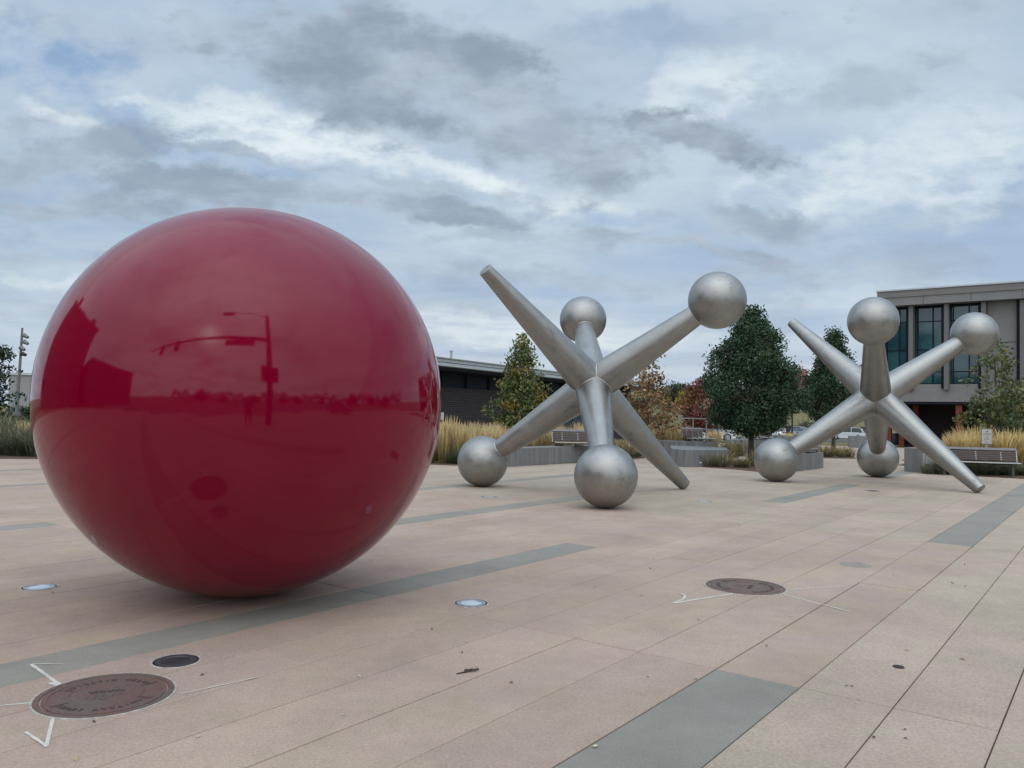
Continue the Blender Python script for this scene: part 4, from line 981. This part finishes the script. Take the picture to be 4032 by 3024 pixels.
bb(.0, LEN, .3, .5, z_ff - .12, z_ff, 'head_shadow_strip', m_mull)
colx = []
Dof = lambda px: (px - 2016) / FPX
def s_at(px):                      # distance along the facade for an image column
    t = Dof(px); # (F0.x + s*dF.x)/(F0.y + s*dF.y) = ratio at eye height
    k = (CF + CR * t); rr = k.x / k.y
    return (rr * F0.y - F0.x) / (dF.x - rr * dF.y)
pil = [3462, 3581, 3720, 3866, 4018]
ss = [s_at(px) for px in pil]; pw = (s_at(3743) - s_at(3720)) * .82; m_pier = tint('pier_concrete', (.155, .157, .155), .85, 0, .08, 1.5)
ss.append(ss[-1] + (ss[-1] - ss[-2])); ss.append(ss[-1] + (ss[-1] - ss[-2]))
for i, s in enumerate(ss):
    bb(s, s + pw, -.42, .45, z_wb - .42, z_ff - .004, 'pilaster', m_pier, None, .02)
    bb(s - .20, s - .01, -.2, .45, z_wb - .30, z_ff - .004, 'fin', m_mull)
for i in range(len(ss) - 1):
    x0, x1 = ss[i] + pw + .01, ss[i + 1] - .21
    if i in (3,):
        bb(x0, x1, .12, .48, z_wb + .004, z_ff - .005, 'wall_panel', m_panel); bb(x0, x1, .10, .118, 6.9, 6.93, 'panel_joint', m_mull); continue
    rows = [z_wb + .05, 4.95, 6.55, 8.6, z_ff - .15]; wv = x1 - x0; cols = [x0, x0 + wv * .10, x0 + wv * .66, x1]
    win = bb(x0, x1, .40, .46, z_wb + .01, z_ff - .125, 'window', m_mull)
    for a_ in range(3):
        for c_ in range(4):
            bb(cols[a_] + .035, cols[a_ + 1] - .035, .375, .398, rows[c_] + .035, rows[c_ + 1] - .035, 'pane', m_teal, win)
    for c_ in cols[1:3]: bb(c_ - .035, c_ + .035, .30, .396, z_wb + .02, z_ff - .13, 'mullion', m_mull, win)
    for z_ in rows[1:4]: bb(x0, x1, .33, .372, z_ - .03, z_ + .03, 'transom', m_mull, win)
# ground floor: recessed dark brick, rust columns
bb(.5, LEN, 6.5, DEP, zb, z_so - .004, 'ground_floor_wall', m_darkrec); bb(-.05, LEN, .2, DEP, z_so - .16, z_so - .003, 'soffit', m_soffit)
for px, yy in ((3757, .6), (3596, 5.6), (3490, 5.9), (3541, 6.1), (3990, .6)):
    s = s_at(px); 
    # the deeper columns sit further back, so slide along the facade to keep their sight line
    if yy > 1:
        t = Dof(px + 9); k = CF + CR * t; rr = k.x / k.y; nrm = Vector((-dF.y, dF.x, 0)); B = F0 + nrm * yy
        s = (rr * B.y - B.x) / (dF.x - rr * dF.y) - .2
    bb(s, s + .40, yy, yy + .40, zb, z_so - .17, 'column', m_rust, None, .02)
s = s_at(3835) ; w_ = bb(s, s + 1.2, 6.40, 6.46, .75, 1.75, 'window', m_mull); bb(s + .06, s + 1.14, 6.37, 6.395, .81, 1.69, 'pane', m_teal, w_)
s = s_at(3652) + 1.2; w_ = bb(s, s + .62, 6.1, 6.2, -.05, 1.05, 'notice_board', m_darkrec); bb(s + .05, s + .57, 6.07, 6.095, .3, 1.0, 'poster', tint('poster_print', (.30, .16, .14), .6, 0, .5, 7), w_)
q = at(3527, 1748, 66); o = empty('litter_bin', (q.x, 66, zg(q.x, 66) + .02)); tag(o, 'dark green barrel bin between the rust red columns', 'bin')
MB().lathe([(.26, 0), (.30, .1), (.31, .85), (.28, .9), (.27, .82), (.26, .1)], 20, True).obj('barrel', tint('bin_green', (.04, .06, .065), .5), o); MB().lathe([(.32, .88), (.33, .93), (.001, 1.0)], 20, True).obj('lid', m_black, o)
q = at(3690, 1740, 50); o = empty('planter_ledge', (q.x, 50, zg(q.x, 50))); tag(o, 'low dark ledge by the modern building entrance', 'ledge')
MB().box((0, 0, .55), (2.6, .6, .09)).obj('top', m_wall, o, .01); MB().box((0, .05, .25), (2.4, .4, .5)).obj('base', m_darkrec, o)

# ------------------------------------------------------------------ cars
def car_paint(name, c): return pmat(name, c, .35, .1, 1.0, .5)
m_glass = pmat('car_glass', (.015, .018, .022), .05, 0, 0, .8); m_tyre = pmat('tyre', (.02, .02, .02), .8); m_trim = pmat('black_trim', (.03, .03, .032), .6)
m_tail = pmat('tail_lamp', (.25, .012, .012), .2); m_head = pmat('head_lamp', (.7, .72, .74), .15)
def extr(poly, w0, w1=None, taper=None):
    """side profile (x,z) -> solid of half width w(z)"""
    n = len(poly); vs = []
    for s in (-1, 1):
        for x, z in poly: vs.append((x, s * (taper(x, z) if taper else w0), z))
    fs = [tuple(range(n)), tuple(range(2 * n - 1, n - 1, -1))] + [(i + n, (i + 1) % n + n, (i + 1) % n, i) for i in range(n)]
    mb = MB(); mb.add(vs, fs); return mb
def make_car(label, paint, suv=True, name='parked_car'):
    r = empty(name); tag(r, label, 'car', 'cars parked beyond the plaza')
    H = 1.66 if suv else 1.45
    body = [(-2.28, .35), (-2.30, .75), (-2.22, .98), (-1.0, 1.02), (.85, 1.02), (1.35, .98), (2.10, .86), (2.28, .70), (2.30, .36), (1.85, .26), (-1.9, .26)]
    bo = extr(body, .9, taper=lambda x, z: .90 - .06 * max(0, abs(x) - 1.9) / .4 - .05 * max(0, z - .8)).obj('body', paint, r, .04)
    cab = [(-2.05, 1.0), (-1.75, H - .18), (-1.45, H - .02), (.1, H), (.55, H - .06), (1.30, 1.0)] if suv else [(-1.75, 1.0), (-1.15, H - .04), (-.7, H), (.1, H), (.45, H - .05), (1.25, 1.0)]
    gl_ = extr(cab, .8, taper=lambda x, z: .84 - .20 * (z - 1.0) / (H - 1.0)).obj('windows', m_glass, r, .03)
    roof = [(-1.62, H - .06), (-1.40, H + .02), (.1, H + .03), (.52, H - .04)] if suv else [(-1.1, H - .06), (-.7, H + .02), (.1, H + .02), (.42, H - .05)]
    extr(roof, .66).obj('roof', paint, r, .02)
    for s in (-1, 1):
        for (xa, za), (xb, zb_) in (((cab[0][0] + .05, 1.0), (cab[1][0] + .02, H - .12)), ((-.55, 1.0), (-.55, H - .03)), ((1.22, 1.0), (.50, H - .07))):
            MB().tube((xa, s * .845, za), (xb, s * .665, zb_), .035, None, 6).obj('pillar', paint, r)
        for x in (-1.42, 1.42):
            wh = MB().tube((x, s * .72, .345), (x, s * .915, .345), .345, None, 22).obj('wheel', m_tyre, r)
            MB().tube((x, s * .91, .345), (x, s * .925, .345), .235, .20, 16).obj('rim', m_alu, wh)
        MB().box((-2.24, s * .66, .86), (.14, .34, .16)).obj('tail_light', m_tail, r, .02); MB().box((2.14, s * .64, .72), (.2, .34, .13)).obj('headlight', m_head, r, .02)
        MB().box((.95, s * .95, 1.04), (.14, .16, .11)).obj('mirror', paint, r, .02)
    MB().box((-2.29, 0, .45), (.06, 1.5, .2)).obj('bumper', m_trim, r, .02); MB().box((2.285, 0, .5), (.06, 1.4, .22)).obj('grille', m_trim, r, .02)
    return r
m_cw = car_paint('white_car_paint', (.75, .76, .77)); m_cb = car_paint('slate_blue_car_paint', (.09, .12, .17)); m_cs = car_paint('silver_green_car_paint', (.45, .52, .53)); m_cr = car_paint('dark_red_car_paint', (.12, .015, .02))
def place(c, px, D, rz, dz=0.0):
    x = X_at(px, D); c.location = (x, D, zg(x, D) - .015 + dz); c.rotation_euler = (0, 0, rad(rz))
cw = make_car('white parked car seen from behind, left of the farther jack\'s lower arm', m_cw); place(cw, 3338, 110, 150)
cb = make_car('slate blue parked car behind the thin lamp post', m_cb); place(cb, 3148, 112, 60)
cs = make_car('pale silver parked car in front of the slate blue one', m_cs, False); place(cs, 3186, 100, 20)
cr_ = make_car('dark parked car with red tail lights, just right of the white one', m_cr); place(cr_, 3412, 116, 120)
c2 = copy_tree(cw); c2['label'] = 'white parked car left of the thin lamp post, tail towards the plaza'; place(c2, 3062, 100, 75)
c3 = copy_tree(cw); c3['label'] = 'white parked car beside the big green tree, behind the railing'; place(c3, 2800, 72, 165)
c4 = copy_tree(cs); c4['label'] = 'white-silver parked car at the railing, farther left in the car park'; place(c4, 2738, 98, 10)
# street car only mirrored in the ball
c5 = copy_tree(cb); c5['label'] = 'slate blue car on the street to the right of the viewer'; c5.location = (13.5, -1.0, 0.0); c5.rotation_euler = (0, 0, rad(80))
# dark retaining wall behind the car park
xa, xb = X_at(3010, 125), X_at(3480, 125)
o = empty('retaining_wall', ((xa + xb) / 2, 125, zg(40, 122))); tag(o, 'dark low retaining wall behind the parked cars', 'retaining wall'); MB().box((0, 0, .85), (xb - xa, .4, 1.9)).obj('wall', m_darkrec, o)

# lamp post, railing, hill house
p = at(3121, 1446, 82); x = p.x; zb_ = zg(x, 82)
o = empty('lamp_post', (x, 82, zb_)); tag(o, 'thin black lamp post between the two green trees', 'lamp post')
hh = p.z - zb_
MB().tube((0, 0, 0), (0, 0, hh - .5), .085, .06, 10).obj('pole', m_black, o); MB().tube((0, 0, 0), (0, 0, .5), .16, .12, 10).obj('base', m_black, o)
MB().lathe([(.08, hh - .5), (.17, hh - .42), (.20, hh - .15), (.10, hh - .05), (.03, hh)], 12, True).obj('lantern', m_black, o)
D = 47; m_rail = tint('dull_rail', (.20, .21, .215), .5, .3, .08, 10)
o = empty('railing', (X_at(2600, D), D, zg(8, D))); tag(o, 'thin grey metal railing behind the second wall bench', 'railing')
x0 = 0.0; x1 = X_at(2860, D) - X_at(2600, D); zt_ = Z_at(2640, 1634, D) - zg(8, D); zm = Z_at(2640, 1681, D) - zg(8, D)
for f0, f1, ztp in ((0, .31, zt_), (.31, .88, zt_ - .18)):
    MB().tube((x1 * f0, 0, ztp), (x1 * f1, 0, ztp), .028, None, 8).obj('rail', m_rail, o)
MB().tube((0, 0, zm), (x1, 0, zm - .12), .022, None, 8).obj('rail', m_rail, o)
for f in (.0, .15, .31, .50, .70, .80, .88, 1.0): MB().box((x1 * f, 0, (zt_ - (.0 if f <= .31 else .18)) / 2 if f < .9 else zm / 2), (.06, .06, zt_ - (.0 if f <= .31 else .18) if f < .9 else zm)).obj('post', m_rail, o)
D = 178; q = at(3140, 1560, D); o = empty('hill_house', (q.x, D, q.z - 1.0), rad(25)); tag(o, 'small gabled house on the hill between the two green trees', 'house')
MB().box((0, 0, 1.6), (5.5, 6, 3.2)).obj('wall', tint('house_tan', (.30, .28, .25), .8), o); MB().add([(-3.1, -3.4, 3.1), (3.1, -3.4, 3.1), (3.1, 3.4, 3.1), (-3.1, 3.4, 3.1), (0, -3.4, 4.9), (0, 3.4, 4.9)], [(0, 1, 4), (2, 3, 5), (1, 2, 5, 4), (3, 0, 4, 5), (3, 2, 1, 0)]).obj('roof', tint('house_roof', (.16, .15, .15), .8), o); MB().box((-1.2, -3.03, 1.8), (1.0, .08, 1.2)).obj('window', m_glass, o); MB().box((1.2, -3.03, 1.8), (1.0, .08, 1.2)).obj('window', m_glass, o)

# ------------------------------------------------------------------ behind the viewer (mirrored in the ball)
o = empty('traffic_signal', (1.30, -.35, 0)); tag(o, 'tall traffic signal pole with a long mast arm, mirrored in the red ball', 'traffic signal')
m_pole = tint('dark_bronze_pole', (.06, .052, .046), .5, .2)
MB().tube((0, 0, 0), (0, 0, 8.9), .23, .15, 16).obj('pole', m_pole, o); MB().tube((0, 0, 0), (0, 0, .5), .26, .2, 12).obj('base', m_pole, o)
armv = Vector((-11.2, -4.05, .35)); pts = [Vector((0, 0, 6.0)) + armv * t + Vector((0, 0, .45 * math.sin(PI * t * .5))) for t in (0, .25, .5, .75, 1)]
am = MB()
for k in range(4): am.tube(pts[k], pts[k + 1], .17 - .026 * k, .17 - .026 * (k + 1), 10)
am.obj('mast_arm', m_pole, o)
lp = [Vector((0, 0, 8.6)), Vector((-1.2, -.35, 9.05)), Vector((-2.6, -.8, 9.1))]
am = MB(); am.tube(lp[0], lp[1], .045, .04, 8); am.tube(lp[1], lp[2], .04, .035, 8); am.obj('lamp_arm', m_pole, o)
MB().box((-3.0, -.93, 9.05), (.95, .38, .16), Rz(rad(17))).obj('street_lamp', m_pole, o, .04)
MB().box((-1.85, -.66, 5.72), (2.1, .06, .55), Rz(rad(20))).obj('street_name_board', tint('sign_back', (.08, .10, .09), .5), o, .01)
for t in (.62, .80):
    c_ = Vector((0, 0, 6.0)) + armv * t + Vector((0, 0, .35)); hd = MB().box(c_ + Vector((0, 0, -.35)), (.36, .30, 1.05), Rz(rad(20))).obj('signal_head', m_black, o, .03)
    for k in range(3): MB().tube(c_ + Vector((.05, -.14, -.02 - .33 * k)), c_ + Vector((.07, -.22, -.02 - .33 * k)), .12, None, 12).obj('lens', m_tail if k == 0 else m_trim, hd)
for sx in (-.42, .42): MB().box((sx, 0, 3.3), (.34, .32, 1.05)).obj('signal_head', m_black, o, .03); MB().tube((sx, 0, 3.3), (0, 0, 3.3), .03, None, 6).obj('bracket', m_pole, o)

m_bldg = tint('brown_brick_far', (.13, .085, .065), .85, 0, .1, 2)
def block(label, loc, rz, w, d, h, nx, nz, mat=m_bldg):
    b = empty('street_building', loc, rz); tag(b, label, 'building'); MB().box((0, 0, h / 2), (w, d, h)).obj('wall', mat, b); MB().box((0, 0, h + .2), (w + .5, d + .5, .4)).obj('roof', m_parapet, b)
    me = MB().box((0, 0, 0), (1.6, .08, 1.7)).mesh('window')
    for i in range(nx):
        for k in range(nz):
            o_ = link('window', me, m_glass, b, Matrix.Translation((-w / 2 + w * (i + .5) / nx, -d / 2 - .03, 2.0 + (h - 2.4) * (k + .4) / nz)))
    return b
bt_ = block('tall brown brick building left of the viewer, mirrored in the ball', (-41.5, 9.0, 0), rad(90), 20, 19, 15.5, 6, 4)
block('lower brown brick building behind left, mirrored in the ball', (-36, -11.5, 0), rad(90), 18, 16, 8.5, 5, 2)
for x_, w_, h_ in ((-6.5, 2.2, 2.0), (1.0, 3.0, 1.2), (7.5, 1.4, 2.6)): MB().box((x_, -5.5, 15.9 + h_ / 2), (w_, 4, h_)).obj('roof_house', m_bldg, bt_)
bt = None
for i in range(11):
    a = rad(188 - 14 * i + rnd.uniform(-4, 4)); rr = rnd.uniform(62, 68); x, y = math.sin(a) * rr, math.cos(a) * rr
    if y > 20: continue
    if bt is None:
        bt = tree('street_tree', 'dark tree beyond the street behind the viewer', (x, y, zg(x, y)), 7.0, [(.1, 1.8), (.4, 3.6), (.75, 2.6), (1, .5)], 110, 24, (.55, .55, .45), .5, m_leaf_dark, 200, .2, 8, group='trees beyond the street behind the viewer')
    else:
        t_ = copy_tree(bt); t_.location = (x, y, zg(x, y)); s = rnd.uniform(.55, 1.0); t_.scale = (s * 1.2, s * 1.2, s); t_.rotation_euler = (0, 0, rnd.uniform(0, 6))

wc = []
for k in range(700):
    a = rad(205 - 140 * k / 700.0); rr = rnd.uniform(70, 84); x, y = math.sin(a) * rr, math.cos(a) * rr
    wc.append((x, y, zg(x, y) + rnd.uniform(.3, 1) * (6.0 + 1.2 * math.sin(k * .21) + 1.6 * math.sin(k * .047 + 1))))
tag(link('woodland', leaves('woodland', np.array(wc), 30, (.8, .8, .7), .7, 77), m_leaf_dark), 'mass of dark trees beyond the street behind the viewer', 'woods', None, 'stuff')
# the photographer, standing just behind the lens (seen only in the ball)
def person(loc, rz):
    r = empty('person', loc, rz); tag(r, 'person in dark jacket and jeans holding up a phone, mirrored in the ball', 'person')
    J = [((0, 0, .95), .15), ((0, 0, 1.12), .14), ((0, .01, 1.32), .17), ((0, .01, 1.46), .09), ((0, .02, 1.54), .055), ((0, .035, 1.66), .10), ((0, .03, 1.73), .085),      # 0-6 spine, neck, head
         ((-.10, 0, .88), .105), ((-.12, .02, .50), .07), ((-.13, -.02, .09), .045), ((-.13, .12, .04), .045),                                            # 7-10 left leg
         ((.10, 0, .88), .105), ((.13, .01, .50), .07), ((.15, -.02, .09), .045), ((.15, .12, .04), .045),                                               # 11-14 right leg
         ((-.19, .0, 1.42), .065), ((-.25, .06, 1.14), .045), ((-.09, .24, 1.32), .034), ((-.06, .28, 1.38), .03),                                        # 15-18
         ((.19, .0, 1.42), .065), ((.25, .06, 1.14), .045), ((.09, .24, 1.32), .034), ((.06, .28, 1.38), .03)]                                           # 19-22
    E_ = [(0, 1), (1, 2), (2, 3), (3, 4), (4, 5), (5, 6), (0, 7), (7, 8), (8, 9), (9, 10), (0, 11), (11, 12), (12, 13), (13, 14), (2, 15), (15, 16), (16, 17), (17, 18), (2, 19), (19, 20), (20, 21), (21, 22)]
    me = bpy.data.meshes.new('body'); me.from_pydata([j[0] for j in J], E_, []); me.update()
    def fn_cloth(b, p):
        s = b.n('ShaderNodeSeparateXYZ'); b.t.links.new(ocoord(b), s.inputs[0])
        col = b.mix(b.m('GREATER_THAN', s.outputs[2], .93), (.035, .04, .06), (.045, .045, .05)); col = b.mix(b.m('GREATER_THAN', s.outputs[2], 1.51), col, (.45, .29, .22)); col = b.mix(b.m('LESS_THAN', s.outputs[2], .085), col, (.05, .045, .04))
        b.t.links.new(col, p.inputs['Base Color'])
    o = link('body', me, pmat('clothing', (.04, .04, .05), .8, fn=fn_cloth), r)
    sk = o.modifiers.new('skin', 'SKIN'); o.modifiers.new('sub', 'SUBSURF').levels = 1; o.modifiers['sub'].render_levels = 1
    for k, (c_, rd) in enumerate(J): me.skin_vertices[0].data[k].radius = (rd, rd)
    me.skin_vertices[0].data[0].use_root = True
    hr = sphere_mesh('hair', .115, 24, 16); h_ = link('hair', hr, pmat('brown_hair', (.03, .02, .014), .7), r); h_.matrix_local = Matrix.Translation((0, .005, 1.72)) @ Matrix.Diagonal((.9, 1.0, .85, 1))
    return r
pe = person((-.02, -.42, 0), 0)
ph = MB().box((0, 0, 0), (.075, .009, .15)).obj('phone', m_black, None, .004); ph.location = (.0, -.11, 1.425); ph.rotation_euler = (0, rad(90), 0)
tag(ph, 'black phone held up by the person, mirrored in the ball', 'phone')
